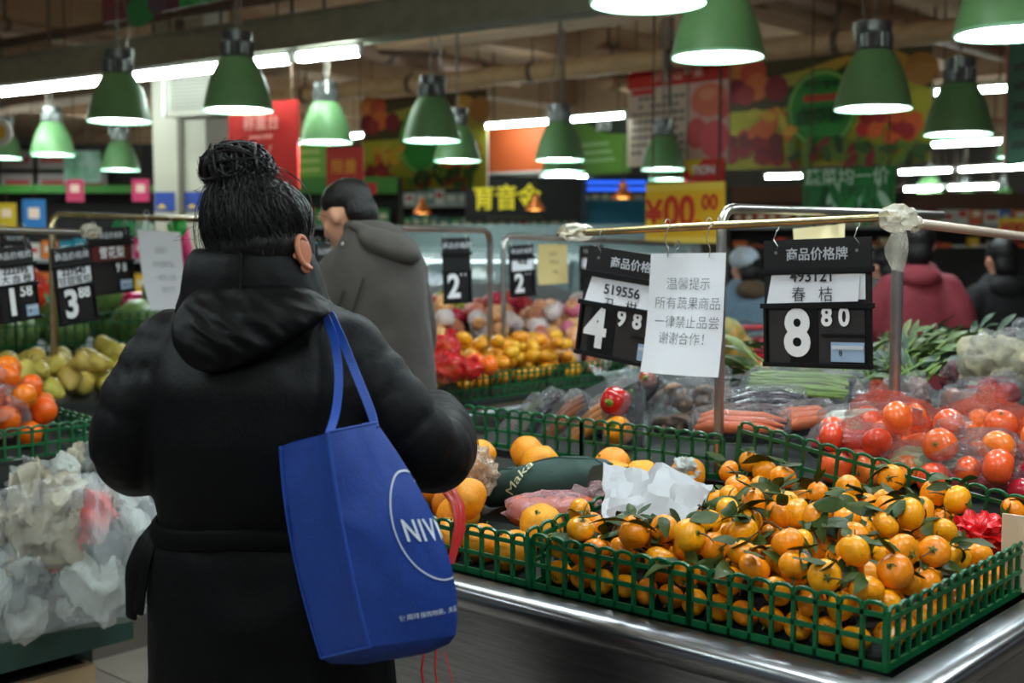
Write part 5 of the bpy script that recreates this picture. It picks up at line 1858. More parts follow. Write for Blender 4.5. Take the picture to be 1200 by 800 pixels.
def person(label, loc, H, facing, head, head_yaw, head_pitch, arms, voxel=0.011):
    """one continuous body mesh; facing = yaw of the body (0 looks along +y); head = centre of the head, local"""
    mb = MB()
    hy = Vector(head)
    k = H / 1.68
    MH = Matrix.Rotation(head_yaw, 3, 'Z') @ Matrix.Rotation(head_pitch, 3, 'X')

    def hp(x, y, z):
        return hy + MH @ Vector((x, y, z))
    # head: skull, jaw, brow, nose, lips, chin, ears (looks along +y of its own frame)
    mb.ell(hp(0, -0.012, 0.022), (0.074, 0.094, 0.088), 20, 14, M=MH)
    mb.ell(hp(0, 0.022, -0.04), (0.058, 0.066, 0.072), 18, 12, M=MH)
    mb.ell(hp(0, 0.07, -0.092), (0.024, 0.02, 0.02), 10, 8, M=MH)
    mb.ell(hp(0, 0.075, 0.03), (0.05, 0.016, 0.014), 12, 8, M=MH)
    mb.tube([hp(0, 0.08, 0.02), hp(0, 0.098, -0.01), hp(0, 0.106, -0.03), hp(0, 0.085, -0.038)], [0.008, 0.010, 0.014, 0.011], 8)
    mb.ell(hp(0, 0.082, -0.06), (0.024, 0.012, 0.008), 10, 6, M=MH)
    mb.ell(hp(0, 0.08, -0.07), (0.02, 0.012, 0.008), 10, 6, M=MH)
    for s in (-1, 1):
        mb.ell(hp(s * 0.04, 0.055, -0.025), (0.024, 0.022, 0.024), 10, 8, M=MH)
        mb.ell(hp(s * 0.078, -0.005, -0.012), (0.011, 0.02, 0.031), 10, 8, M=MH)
        mb.ell(hp(s * 0.03, 0.078, 0.008), (0.014, 0.008, 0.006), 8, 6, M=MH)
    Mb = Matrix.Rotation(facing, 3, 'Z')

    def bp(x, y, z):
        return Mb @ Vector((x, y, z * k))
    neck = bp(0, -0.01, 1.40)
    limb(mb, [hy + MH @ Vector((0, -0.02, -0.05)), (hy + neck) / 2 + Vector((0, 0, -0.01)), neck], [0.056, 0.054, 0.062])
    rings = []
    for z, rx, ry in ((0.82, 0.13, 0.09), (0.9, 0.155, 0.105), (1.02, 0.13, 0.095), (1.15, 0.145, 0.1), (1.28, 0.165, 0.105), (1.36, 0.14, 0.08), (1.41, 0.07, 0.06)):
        rings.append([bp(x, y, 0) + Vector((0, 0, z * k)) for x, y, _ in sring(0, 0, 0, rx, ry)])
    mb.loft(rings)
    for s in (-1, 1):
        limb(mb, [bp(s * 0.085, 0, 0.88), bp(s * 0.09, 0.02, 0.48), bp(s * 0.09, -0.01, 0.09)], [0.078, 0.052, 0.036])
        limb(mb, [bp(s * 0.09, -0.03, 0.04), bp(s * 0.095, 0.06, 0.035), bp(s * 0.1, 0.15, 0.025)], [0.036, 0.038, 0.025])
    for (sh, el, wr) in arms:
        sh, el, wr = Vector(sh), Vector(el), Vector(wr)
        limb(mb, [sh, el, wr], [0.048, 0.038, 0.027])
        d = (wr - el).normalized()
        sd = d.cross(Vector((0, 0, 1))).normalized()
        palm = wr + d * 0.05
        mb.ell(palm, 0.001)
        mb.tube([wr, palm, wr + d * 0.085], [0.026, 0.04, 0.038], 12, flat=0.45)
        dn = d.cross(sd)
        for i, f in enumerate((0.062, 0.07, 0.066, 0.05)):
            b = wr + d * 0.08 + sd * (-0.032 + i * 0.0215)
            limb(mb, [b, b + d * f * 0.5 + dn * 0.006, b + d * f * 0.9 + dn * 0.024], [0.0095, 0.009, 0.0075], 8)
        b = wr + d * 0.03 - sd * 0.03
        limb(mb, [b, b - sd * 0.025 + d * 0.025, b - sd * 0.03 + d * 0.055 + dn * 0.01], [0.012, 0.010, 0.008], 8)
    me = fuse(mb, voxel, 3)
    me.materials.append(M_SKIN)
    o = link('person', me, None, loc)
    return tag(o, label, 'person'), MH


def garment(name, m, parent, rings=(), limbs=(), ells=(), voxel=0.011, smooth=8, folds=0.0, wr=0.0, wf=9.0, seed=0.0):
    mb = MB()
    if rings:
        mb.loft([sring(*r) for r in rings])
    for pts, rad in limbs:
        limb(mb, pts, rad, 18)
    for e in ells:
        mb.ell(e[0], e[1], 22, 14, M=Euler(e[2]).to_matrix() if len(e) > 2 else None)
    me = fuse(mb, voxel, smooth)
    if folds:
        co, no = getco(me), getno(me)
        dsp = np.zeros(len(co))
        for pts, rad in limbs:
            a, r = smooth_path(pts, rad, 8)
            A = np.array([tuple(v) for v in a])
            rr = np.array(r)
            seg = np.concatenate([[0], np.cumsum(np.linalg.norm(A[1:] - A[:-1], axis=1))])
            dist = np.linalg.norm(co[:, None, :] - A[None], axis=2)
            j = dist.argmin(1)
            dm = dist[np.arange(len(co)), j]
            wgt = np.clip(1.35 - dm / rr[j], 0, 0.35) / 0.35
            for i in np.nonzero(wgt > 0)[0]:
                c = co[i]
                s = seg[j[i]] + 0.25 * (c[0] - A[j[i]][0]) + 0.02 * noise.noise(Vector((c[0] * 14, c[1] * 14, c[2] * 14 + seed)))
                # puffy bands: fat in the middle, pinched at the seams
                v = abs(sin(s * pi / 0.062))
                dsp[i] += wgt[i] * folds * (v ** 0.6 - 0.7)
        setco(me, co + no * dsp[:, None])
    if wr:
        wrinkle(me, wr, wf, seed, (1, 1, 0.7))
    me.polygons.foreach_set('use_smooth', [True] * len(me.polygons))
    me.materials.append(m)
    return link(name, me, parent)


# ---------------------------------------------------------------- the woman in the black coat
M_COAT = mat('black_coat_fabric', (7, 7, 9), 0.55, var=0.12, scale=40, bump=0.10, bscale=160, spec=0.16)
M_COAT2 = mat('black_belt_fabric', (5, 5, 6), 0.6, bump=0.1, bscale=160, spec=0.12)
wl = Vector((-0.43, 2.12, 0))
LA = [(-0.145, 0.0, 1.325), (-0.205, -0.02, 1.225), (-0.222, -0.005, 1.145), (-0.19, 0.12, 1.125), (-0.15, 0.27, 1.15)]
RAa = [(0.135, 0.0, 1.325), (0.215, -0.02, 1.225), (0.285, 0.01, 1.142), (0.30, 0.14, 1.15), (0.28, 0.28, 1.17)]
wo, MH = person('person in a black hooded coat seen from behind, with a blue tote', wl, 1.62, R(-12), (0.0, 0.015, 1.503), R(-28), R(-8),
                [((-0.14, 0, 1.33), LA[2], (-0.16, 0.27, 1.15)), ((0.14, 0, 1.33), RAa[2], (0.28, 0.28, 1.17))])
coat = garment('coat', M_COAT, wo, [(0.30, 0.013, 0.0, 0.228, 0.17), (0.55, 0.013, 0, 0.222, 0.168), (0.76, 0.013, 0, 0.212, 0.163), (0.9, 0.01, 0, 0.207, 0.158), (0.985, 0.006, 0, 0.198, 0.15), (1.03, 0.005, 0, 0.182, 0.136),
                                    (1.085, 0.004, 0, 0.190, 0.146), (1.18, 0.0, -0.005, 0.195, 0.152), (1.27, 0, -0.005, 0.193, 0.148), (1.325, 0, -0.002, 0.178, 0.128), (1.37, -0.004, 0.0, 0.15, 0.11), (1.41, -0.006, 0, 0.12, 0.10), (1.44, -0.01, 0.0, 0.09, 0.09)],
               [(LA, [0.072, 0.074, 0.07, 0.062, 0.052]), (RAa, [0.072, 0.074, 0.072, 0.064, 0.054])], voxel=0.0095, smooth=8, folds=0.0055, wr=0.007, wf=8, seed=1.1)


def wpx(u, v, y):
    """point of the woman's frame under a pixel, at local depth y"""
    return P(u, v, 2.12 + y) - wl


def through(pts, t):
    """piecewise smooth curve through pixel points"""
    n = len(pts) - 1
    i = min(n - 1, int(t * n))
    f = t * n - i
    p = [Vector(pts[max(0, min(n, i + k))]) for k in (-1, 0, 1, 2)]
    return 0.5 * ((2 * p[1]) + (p[2] - p[0]) * f + (2 * p[0] - 5 * p[1] + 4 * p[2] - p[3]) * f * f + (3 * p[1] - p[0] - 3 * p[2] + p[3]) * f ** 3)


H_TOP = [(219, 348), (235, 338), (262, 333), (300, 331), (340, 334), (368, 341), (384, 352)]
H_BOT = [(203, 405), (220, 427), (248, 437), (285, 428), (322, 411), (358, 390), (388, 366)]
nu, nv = 60, 34
hv, hf = [], []
for lay in (0, 1):
    for j in range(nv + 1):
        for i in range(nu + 1):
            a, b = i / nu, j / nv
            t0, b0 = through(H_TOP, a), through(H_BOT, a)
            uv = t0.lerp(b0, b)
            uv.x -= 9 * sin(pi * b) * (1 - a) ** 2
            y = -0.095 - 0.055 * b
            if lay == 0:
                e = min(1.0, (sin(pi * b) ** 0.45) * (sin(pi * min(1, max(0, a))) ** 0.35))
                d = (uv.x * 0.8 + uv.y * 0.6) / 14.0
                c = (-uv.x * 0.6 + uv.y * 0.8) / 14.0
                q = Vector((d * 0.22, c * 0.75, 3.3))
                w_ = 0.35 - abs(noise.noise(q)) + 0.45 * (0.3 - abs(noise.noise(q * 2.1)))
                y -= e * (0.034 + 0.012 * sin(pi * b * 0.9)) + (0.016 * w_) * e
                y -= 0.006 * math.exp(-((b - 0.07) / 0.05) ** 2)
            hv.append(wpx(uv.x, uv.y, y))
for lay in (0, 1):
    o_ = lay * (nu + 1) * (nv + 1)
    for j in range(nv):
        for i in range(nu):
            q = (o_ + j * (nu + 1) + i, o_ + (j + 1) * (nu + 1) + i, o_ + (j + 1) * (nu + 1) + i + 1, o_ + j * (nu + 1) + i + 1)
            hf.append(q if lay == 0 else tuple(reversed(q)))
mb = MB()
mb.add(hv, hf)
hood = mb.build('hood', M_COAT, wo, angle=80)
collar = garment('collar', M_COAT, wo, [(1.385, -0.008, 0.0, 0.135, 0.118), (1.42, -0.01, -0.005, 0.122, 0.112), (1.455, -0.012, -0.008, 0.115, 0.106), (1.485, -0.012, -0.008, 0.104, 0.096), (1.497, -0.012, -0.006, 0.094, 0.088)],
                 voxel=0.008, smooth=5, wr=0.007, wf=13, seed=7.7)
mb = MB()
for s in range(1):
    mb.tube([(-0.01, -0.108, 1.492), (-0.008, -0.118, 1.46), (-0.008, -0.125, 1.43)], 0.003, 6)
mb.build('collar_seam', M_COAT2, collar)
# belt and its hanging ends
rings = []
for (z, e) in ((1.005, 0.0), (1.008, 0.008), (1.022, 0.011), (1.036, 0.008), (1.04, 0.0)):
    rings.append([(x, y, z + 0.004 * sin(3 * math.atan2(y, x))) for x, y, _ in sring(0, 0.005, 0, 0.186 + e, 0.141 + e)])
belt = MB().loft(rings, cap=False).build('belt', M_COAT2, wo)
for pts in ([(-0.172, -0.03, 1.035), (-0.192, -0.05, 1.0), (-0.212, -0.055, 0.955), (-0.216, -0.055, 0.91), (-0.218, -0.055, 0.872)], [(-0.172, -0.045, 1.03), (-0.19, -0.06, 0.985), (-0.20, -0.065, 0.93), (-0.205, -0.065, 0.885)]):
    w_ = [0.014, 0.026, 0.026, 0.022, 0.018][:len(pts)]
    MB().tube(smooth_path(pts, w_)[0], smooth_path(pts, w_)[1], 10, flat=0.3).build('belt_end', M_COAT2, belt)
M_TROUS = mat('dark_trousers', (16, 16, 18), 0.8)
garment('trousers', M_TROUS, wo, [(0.5, 0, 0, 0.17, 0.12), (0.8, 0, 0, 0.18, 0.13)], [([(-0.085, 0, 0.7), (-0.085, 0.01, 0.4), (-0.085, -0.005, 0.07)], [0.085, 0.07, 0.06]), ([(0.085, 0, 0.7), (0.085, 0.01, 0.4), (0.085, -0.005, 0.07)], [0.085, 0.07, 0.06])], voxel=0.016)
for s in (-1, 1):
    garment('shoe', M_COAT2, wo, [], [([(s * 0.09, -0.05, 0.045), (s * 0.095, 0.06, 0.045), (s * 0.1, 0.17, 0.035)], [0.045, 0.047, 0.034])], voxel=0.012)
# hair: cap, strands combed up to the bun, bun
HC = Vector((0.000, -0.004, 1.540))
hm = MB()
hm.ell(HC, (0.093, 0.103, 0.082), 24, 16)
hm.ell(HC + Vector((0.002, -0.012, -0.034)), (0.092, 0.092, 0.072), 22, 14)
hm.ell(HC + Vector((0.052, 0.045, -0.05)), (0.036, 0.04, 0.055), 16, 10)
hm.ell(HC + Vector((-0.03, -0.02, 0.062)), (0.055, 0.05, 0.03), 16, 10)
hme = fuse(hm, 0.007, 6)
wrinkle(hme, 0.0035, 22, 3.0, (1, 1, 0.35))
hme.materials.append(M_HAIR)
hair = link('hair', hme, wo)
rh = random.Random(3)
st = MB()
bun = Vector((-0.030, -0.03, 1.632))
base = bun + Vector((0.004, 0.0, -0.03))
for i in range(330):
    a = rh.uniform(-2.9, -0.25)              # around the back of the head
    lo = rh.uniform(-0.75, 0.1)
    q = Vector((cos(a) * cos(lo), sin(a) * cos(lo), sin(lo)))
    p0 = Vector((q.x * 0.095, q.y * 0.104, q.z * 0.105))
    p1 = base - HC + Vector((rh.gauss(0, 0.02), rh.gauss(0, 0.015), 0))
    pts = []
    sc = rh.uniform(0.99, 1.012)
    w0 = rh.gauss(0, 0.006)
    for k in range(9):
        s = k / 8
        v = p0.lerp(p1, s)
        l = (v.x / 0.096) ** 2 + (v.y / 0.106) ** 2 + (v.z / 0.106) ** 2
        v = v / max(0.3, sqrt(l)) * sc if s < 0.9 else v * 1.02
        v = v + Vector((w0 * sin(s * 3.1), 0, w0 * sin(s * 5)))
        pts.append(HC + v)
    st.tube(pts, rh.choice((0.0004, 0.0006, 0.0008)), 4)
for i in range(70):                          # short flyaway hairs
    a, lo = rh.uniform(-3.3, 0.2), rh.uniform(-0.9, 0.9)
    q = Vector((cos(a) * cos(lo) * 0.094, sin(a) * cos(lo) * 0.102, sin(lo) * 0.1))
    d = q.normalized() + Vector((rh.gauss(0, 0.8), rh.gauss(0, 0.8), rh.gauss(-0.3, 0.8)))
    L_ = rh.uniform(0.008, 0.026)
    st.tube([HC + q, HC + q + d * L_ * 0.5, HC + q + d * L_ + Vector((0, 0, -L_ * 0.3))], 0.00035, 3)
so = st.build('hair_strands', M_HAIR, hair)
so['kind'] = 'stuff'
bm_ = MB()
bm_.ell(bun, (0.054, 0.046, 0.038), 18, 12)
for i in range(170):
    n = Vector((rh.gauss(0, 1), rh.gauss(0, 1), rh.gauss(0, 0.75))).normalized()
    e1 = n.orthogonal().normalized()
    e2 = n.cross(e1)
    R_ = rh.uniform(0.96, 1.14)
    off = rh.uniform(-0.55, 0.55)
    ph, ln = rh.uniform(0, 6.28), rh.uniform(1.5, 5.0)
    pts = []
    for k in range(12):
        t_ = ph + ln * k / 11
        v = (e1 * cos(t_) + e2 * sin(t_)) * sqrt(1 - off * off) + n * off
        pts.append(bun + Vector((v.x * 0.058, v.y * 0.05, v.z * 0.042)) * R_)
    bm_.tube(pts, rh.choice((0.0012, 0.002, 0.003)), 5)
for i in range(26):                          # loose curls
    a = rh.uniform(0, 6.28)
    c = bun + Vector((cos(a) * 0.055, -0.01, sin(a) * 0.04))
    bm_.tube([c + Vector((0.012 * cos(t_ + a), 0.004 * t_, 0.012 * sin(t_ + a))) for t_ in np.linspace(0, 4.5, 9)], 0.0005, 3)
bm_.build('hair_bun', M_HAIR, wo)
# right ear and the skin below it
M_EAR = mat('ear_skin', (204, 132, 104), 0.5, var=0.06, sss=0.15)
em = MB()
ep = []
for k in range(13):
    a = R(-80) + R(235) * k / 12
    ep.append(Vector((0.0, -0.012 * sin(a * 0.5) + 0.004, 0)) + Vector((0.004 + 0.006 * cos(a), -0.017 * cos(a), 0.028 * sin(a))))
em.tube(ep, [0.004, 0.0045, 0.0045, 0.0045, 0.0045, 0.0045, 0.0045, 0.0045, 0.0045, 0.004, 0.004, 0.004, 0.003], 8)
em.ell((0, 0, 0.0), (0.006, 0.014, 0.024), 12, 8)
em.ell((0.002, 0.0, -0.026), (0.006, 0.01, 0.010), 10, 8)
eo = em.build('ear', M_EAR, wo)
eo.location, eo.rotation_euler = (0.085, -0.066, 1.492), (0.12, 0.05, R(-58))
sk_ = MB().ell((0.066, -0.045, 1.478), (0.02, 0.03, 0.045), 14, 10)
sk_.build('neck_skin', M_EAR, wo)

# ---------------------------------------------------------------- blue tote on her shoulder
M_BLUE = mat('blue_nonwoven', (14, 56, 140), 0.62, var=0.08, scale=60, bump=0.12, bscale=220)
M_BLUE2 = mat('blue_binding', (18, 64, 152), 0.6, bump=0.1, bscale=200)


def q3(a, b, c, s):
    return a.lerp(b, s).lerp(b.lerp(c, s), s)


def curve3(top, mid, bot, h):
    """through three points, h from 0 (top) to 1"""
    c = mid * 2 - (top + bot) * 0.5
    return q3(top, c, bot, h)


TB = {'A': (P(329, 523, 1.895), P(343, 640, 1.885), P(377, 771, 1.86)), 'B': (P(384, 506, 1.815), P(406, 640, 1.79), P(433, 758, 1.785)),
      'M': (P(441, 495, 1.85), P(519, 632, 1.84), P(534, 744, 1.85)), 'D': (P(425, 497, 1.925), P(470, 640, 1.94), P(480, 748, 1.945)), 'E': (P(345, 517, 1.93), P(360, 640, 1.94), P(395, 765, 1.94))}


def edge(k, h):
    return curve3(*TB[k], h)


def face_pt(s, h):
    """front face from the near edge B over the bulge M to D; s 0..1 to M, 1..2 to D"""
    b, m, d = edge('B', h), edge('M', h), edge('D', h)
    bul = 0.012 * sin(pi * h)
    t = s / 2
    # smooth curve through b, m, d
    c = m * 2 - (b + d) * 0.5
    lin_ = b.lerp(m, s) if s <= 1 else m.lerp(d, s - 1)
    cur = q3(b, c, d, t)
    p = lin_.lerp(cur, 0.45) if s <= 2 else lin_
    n = noise.noise(Vector((s * 2.2, h * 3.0, 5.0))) * 0.009 + (0.3 - abs(noise.noise(Vector((s * 3 + h * 2, h * 3 - s * 2, 1.0))))) * 0.007
    return p + Vector((0.2, -1, 0)).normalized() * (bul * sin(pi * min(s, 1)) + n * sin(pi * min(1, h * 1.2 + 0.05)))


tote = thing('tote_bag', 'blue fabric tote bag with a white circle print hanging on the black coat', 'tote bag', Vector((-0.2, 1.87, 0.86)))
ofs = -tote.location


def sheet(f, nu, nv, name, m, parent=tote, thick=0.0):
    vs = [f(i / nu, j / nv) for j in range(nv + 1) for i in range(nu + 1)]
    fs = [(j * (nu + 1) + i, (j + 1) * (nu + 1) + i, (j + 1) * (nu + 1) + i + 1, j * (nu + 1) + i + 1) for j in range(nv) for i in range(nu)]
    mb = MB()
    mb.add(vs, fs)
    o = mb.build(name, m, parent, angle=70)
    o.location = ofs
    return o


sheet(lambda a, h: face_pt(a * 2, h), 30, 28, 'front_panel', M_BLUE)


def gus(a, h):
    p = edge('A', h).lerp(edge('B', h), a)
    inn = Vector((0.55, 0.8, 0)) * (0.022 * sin(pi * a) * (1 - 0.75 * h))
    return p + inn + Vector((0, 1, 0)) * 0.004 * noise.noise(Vector((a * 3, h * 4, 9)))


sheet(gus, 12, 26, 'side_gusset', M_BLUE)
sheet(lambda a, h: edge('E', h).lerp(edge('A', h), a), 4, 16, 'back_side', M_BLUE)
sheet(lambda a, h: edge('D', h).lerp(edge('E', h), a), 6, 16, 'back_panel', M_BLUE)
# sagging bottom
loop = [edge('A', 1), edge('B', 1)] + [face_pt(s, 1) for s in (0.25, 0.5, 0.75, 1, 1.33, 1.66, 2)] + [edge('E', 1)]
cen = sum(loop, Vector()) / len(loop)
rg = [loop, [p.lerp(cen, 0.12) + Vector((0, 0, -0.012)) for p in loop], [p.lerp(cen, 0.5) + Vector((0, 0, -0.022)) for p in loop], [p.lerp(cen, 0.97) + Vector((0, 0, -0.024)) for p in loop]]
MB().loft(rg, cap=False).build('bottom_panel', M_BLUE, tote, angle=70).location = ofs
bd = MB()
bd.tube([edge('B', h / 24) for h in range(25)], 0.0035, 6)
bd.tube([edge('A', h / 24) for h in range(25)], 0.003, 6)
bd.tube([edge('A', 1).lerp(edge('B', 1), i / 6) for i in range(7)], 0.0025, 6)
bd.tube([face_pt(i / 12, 0.0) for i in range(25)], 0.002, 6)
bd.build('binding', M_BLUE2, tote).location = ofs


def strap(pts, w):
    """flat ribbon, its width lies across the view of the aisle"""
    pp, _ = smooth_path([P(*q) for q in pts], [1] * len(pts), 6)
    rings = []
    for i, p in enumerate(pp):
        t_ = (pp[min(i + 1, len(pp) - 1)] - pp[max(i - 1, 0)]).normalized()
        sd = t_.cross(Vector((0.1, 1, 0))).normalized()
        if sd.length < 0.1:
            sd = Vector((1, 0, 0))
        nn = t_.cross(sd).normalized()
        rings.append([p + sd * w + nn * 0.0012, p - sd * w + nn * 0.0012, p - sd * w - nn * 0.0012, p + sd * w - nn * 0.0012])
    o = MB().loft(rings).build('strap', M_BLUE2, tote, angle=30)
    o.location = ofs


strap([(386, 508, 1.84), (394, 480, 1.90), (397, 440, 1.945), (392, 400, 1.985), (384, 376, 2.015), (381, 368, 2.06), (383, 372, 2.14)], 0.0068)
strap([(440, 503, 1.845), (434, 480, 1.90), (418, 440, 1.945), (402, 400, 1.985), (392, 378, 2.015), (389, 369, 2.06), (391, 373, 2.14)], 0.0068)
# print on the front: ring, letters, line of text, mapped onto the cloth
M_PRINT = mat('tote_print', (206, 214, 228), 0.6)
SW = 0.135                                   # cloth width per unit s
HH = 0.335                                   # cloth height


def onface(x, z, cs, ch, off=0.0022):
    s, h = cs + x / SW, ch - z / HH
    s, h = max(0.0, min(2, s)), max(0.01, min(0.995, h))
    p = face_pt(s, h)
    e = 0.01
    n = (face_pt(min(2, s + e), h) - face_pt(max(0, s - e), h)).cross(face_pt(s, min(1, h + e)) - face_pt(s, max(0, h - e)))
    n.normalize()
    if n.dot(Vector((0.3, -1, 0))) < 0 and s < 1.1:
        n = -n
    if s >= 1.1 and n.dot(Vector((1, -0.2, 0))) < 0:
        n = -n
    return p + n * off


CS, CH = 0.87, 0.44
rg = []
for k in range(73):
    a = 2 * pi * k / 72
    rg.append([onface(r_ * cos(a) * 0.76, r_ * sin(a) * 1.1, CS, CH) for r_ in (0.0742, 0.0755, 0.0766)])
MB().loft(rg, cap=False, closed=False).build('printed_ring', M_PRINT, tote).location = ofs


def facetext(body, size, cs, ch, bold, slant=0.0, sx=1.0, sp=1.0):
    o = text(body, size, M_PRINT, tote, (0, 0, 0), rot=(0, 0, 0), bold=bold, align='LEFT', ext=0, sp=sp)
    # refine long faces a little is not needed: letters are small against the bulge
    co = getco(o.data)
    new = np.array([tuple(onface(x * sx, y + slant * x, cs, ch)) for x, y, z in co])
    setco(o.data, new)
    o.location = ofs
    o.scale = (1, 1, 1)


facetext('NIVEA', 0.046, CS - 0.34, CH + 0.005, 0.022, -0.05, 0.66, 1.16)
facetext('使用环保购物袋，关爱一份环境', 0.0115, 0.30, 0.865, 0.006, 0.06, 0.8)

# ---------------------------------------------------------------- the man in the grey jacket
M_GREYC = mat('grey_jacket_fabric', (70, 66, 62), 0.75, var=0.1, scale=12, bump=0.1, bscale=80, sheen=0.1, spec=0.25)
ml = Vector((-0.465, 4.2, 0))
mo, MHm = person('person in a dark grey hooded jacket looking down to the left', ml, 1.72, R(45), (-0.10, 0.03, 1.61), R(62), R(-24),
                 [((-0.11, 0.0, 1.42), (-0.205, 0.0, 1.15), (-0.33, 0.2, 1.11)), ((0.09, 0.06, 1.42), (0.115, 0.2, 1.14), (-0.03, 0.34, 1.11))])
garment('jacket', M_GREYC, mo, [(0.72, 0.005, 0, 0.205, 0.16), (0.98, 0.01, 0, 0.2, 0.155), (1.2, 0.006, 0, 0.185, 0.15), (1.35, 0.0, 0, 0.175, 0.15), (1.44, 0.0, 0, 0.165, 0.135), (1.51, 0.008, 0, 0.135, 0.12), (1.555, 0.0, 0.01, 0.10, 0.10), (1.59, -0.03, 0.02, 0.075, 0.08)],
        [([(-0.12, 0.0, 1.43), (-0.185, -0.02, 1.3), (-0.21, 0.0, 1.14), (-0.33, 0.2, 1.11)], [0.07, 0.075, 0.07, 0.055]), ([(0.1, 0.05, 1.43), (0.12, 0.14, 1.28), (0.12, 0.22, 1.14), (-0.03, 0.34, 1.11)], [0.07, 0.07, 0.065, 0.055])],
        voxel=0.012, smooth=8, folds=0.004, wr=0.011, wf=6, seed=2.2)
hd = garment('hood', M_GREYC, mo, [], [], [((0.06, -0.085, 1.505), (0.115, 0.07, 0.045), (0.4, 0.35, 0.2)), ((0.0, -0.02, 1.545), (0.10, 0.095, 0.03), (0.1, 0.4, 0.2)), ((-0.06, 0.02, 1.56), (0.06, 0.08, 0.045), (0, 0.4, 0))], voxel=0.009, smooth=6, wr=0.005, wf=9, seed=5.5)
mb = MB().ell((-0.096, -0.085, 1.51), 0.009, 10, 8)
mb.build('snap_button', CHROME, hd)
M_SEAM = mat('jacket_seam', (34, 32, 31), 0.8)
mb = MB()
mb.tube([(-0.085, -0.155, 1.36), (-0.11, -0.165, 1.28), (-0.14, -0.16, 1.2)], 0.007, 6)
mb.tube([(-0.02, -0.155, 1.40), (-0.05, -0.165, 1.3), (-0.08, -0.165, 1.2)], 0.004, 6)
mb.build('jacket_seams', M_SEAM, mo)
garment('trousers', M_TROUS, mo, [(0.7, 0, 0, 0.16, 0.12), (0.9, 0, 0, 0.17, 0.13)], [([(-0.07, -0.05, 0.8), (-0.065, -0.05, 0.45), (-0.06, -0.07, 0.07)], [0.09, 0.075, 0.06]), ([(0.07, 0.07, 0.8), (0.06, 0.06, 0.45), (0.06, 0.06, 0.07)], [0.09, 0.075, 0.06])], voxel=0.018)
hh = MB()
hc = Vector((-0.10, 0.03, 1.61))
hh.ell(hc + MHm @ Vector((0, -0.022, 0.044)), (0.081, 0.094, 0.076), 20, 14, M=MHm)
hh.ell(hc + MHm @ Vector((0, -0.062, -0.01)), (0.071, 0.052, 0.07), 18, 12, M=MHm)
hm2 = fuse(hh, 0.008, 4)
wrinkle(hm2, 0.003, 30, 3.0)
hm2.materials.append(M_HAIR)
link('hair', hm2, mo)


# ---------------------------------------------------------------- far shoppers
def shopper(label, u, d, top_v, facing, coatm, hairm=None, w=1.0, hood=None, cap=None, bag=None):
    q = P(u, 300, d)
    top = P(u, top_v, d).z
    H = top
    k = H / 1.68
    loc = Vector((q.x, q.y, 0))
    hc = Vector((0, 0.0, H - 0.115))
    Ar = Matrix.Rotation(facing, 3, 'Z')
    o, M_ = person(label, loc, H, facing, hc, facing, R(-8), [(Ar @ Vector((s * 0.15, 0, 1.33 * k)), Ar @ Vector((s * 0.24, 0.02, 1.07 * k)), Ar @ Vector((s * 0.18, 0.2, 1.0 * k))) for s in (-1, 1)], voxel=0.016)
    z = lambda a: a * k
    garment('coat', coatm, o, [(z(0.5), 0, 0, 0.25 * w, 0.19), (z(0.8), 0, 0, 0.23 * w, 0.17), (z(1.05), 0, 0, 0.2 * w, 0.15), (z(1.25), 0, 0, 0.2 * w, 0.145), (z(1.34), 0, 0, 0.17 * w, 0.12), (z(1.42), 0, 0, 0.10, 0.095), (z(1.46), 0, 0, 0.075, 0.08)],
            [([Ar @ Vector((s * 0.15 * w, 0, z(1.32))), Ar @ Vector((s * 0.22 * w, -0.01, z(1.18))), Ar @ Vector((s * 0.25 * w, 0.02, z(1.05))), Ar @ Vector((s * 0.18 * w, 0.17, z(1.0)))], [0.075, 0.08, 0.075, 0.055]) for s in (-1, 1)], voxel=0.016, smooth=6, wr=0.008, wf=6, seed=u * 0.01)
    garment('hood', hood or coatm, o, [], [], [((0, 0, 0), 0.001), (Ar @ Vector((0, -0.09, z(1.38))), (0.13, 0.08, 0.07), (0.3, 0, facing))][1:], voxel=0.014)
    hb = MB()
    hb.ell(hc + M_ @ Vector((0, -0.02, 0.03)), (0.086, 0.102, 0.092), 18, 12, M=M_)
    hb.ell(hc + M_ @ Vector((0, -0.055, -0.05)), (0.078, 0.06, 0.09), 16, 10, M=M_)
    me = fuse(hb, 0.012, 4)
    me.materials.append(hairm or M_HAIR)
    link('hair', me, o)
    garment('trousers', M_TROUS, o, [], [([(s * 0.08, 0, 0.75 * k), (s * 0.08, 0, 0.1)], [0.09, 0.06]) for s in (-1, 1)], voxel=0.02)
    if cap:
        MB().ell(hc + Vector((0, -0.01, 0.05)), (0.1, 0.11, 0.085), 16, 10).build('knit_cap', cap, o)
    return o


shopper('person in a dark red coat at right seen from behind', 1078, 6.9, 262, R(-25), mat('dark_red_coat', (130, 44, 54), 0.8, var=0.1), w=1.0)
shopper('person in a black hooded coat far back at the right edge', 1172, 7.2, 279, R(15), mat('black_wool', (18, 18, 20), 0.85), w=1.0)
shopper('person in a pale blue jacket with a white cap behind the notice', 872, 8.2, 292, R(30), mat('pale_blue_jacket', (106, 132, 150), 0.8), hood=mat('fur_trim', (92, 74, 56), 0.9), w=0.9, cap=mat('white_cap', (190, 204, 216), 0.6))
shopper('person in a grey green jacket between price sign and post', 1034, 8.0, 290, R(40), mat('grey_green_jacket', (72, 80, 76), 0.8), w=0.95)
# ================================================================= FAR BACKGROUND
def local(t, name, c, s, m, parent=None):
    return MB().box(c, s).build(name, m, parent or t, smooth=False)


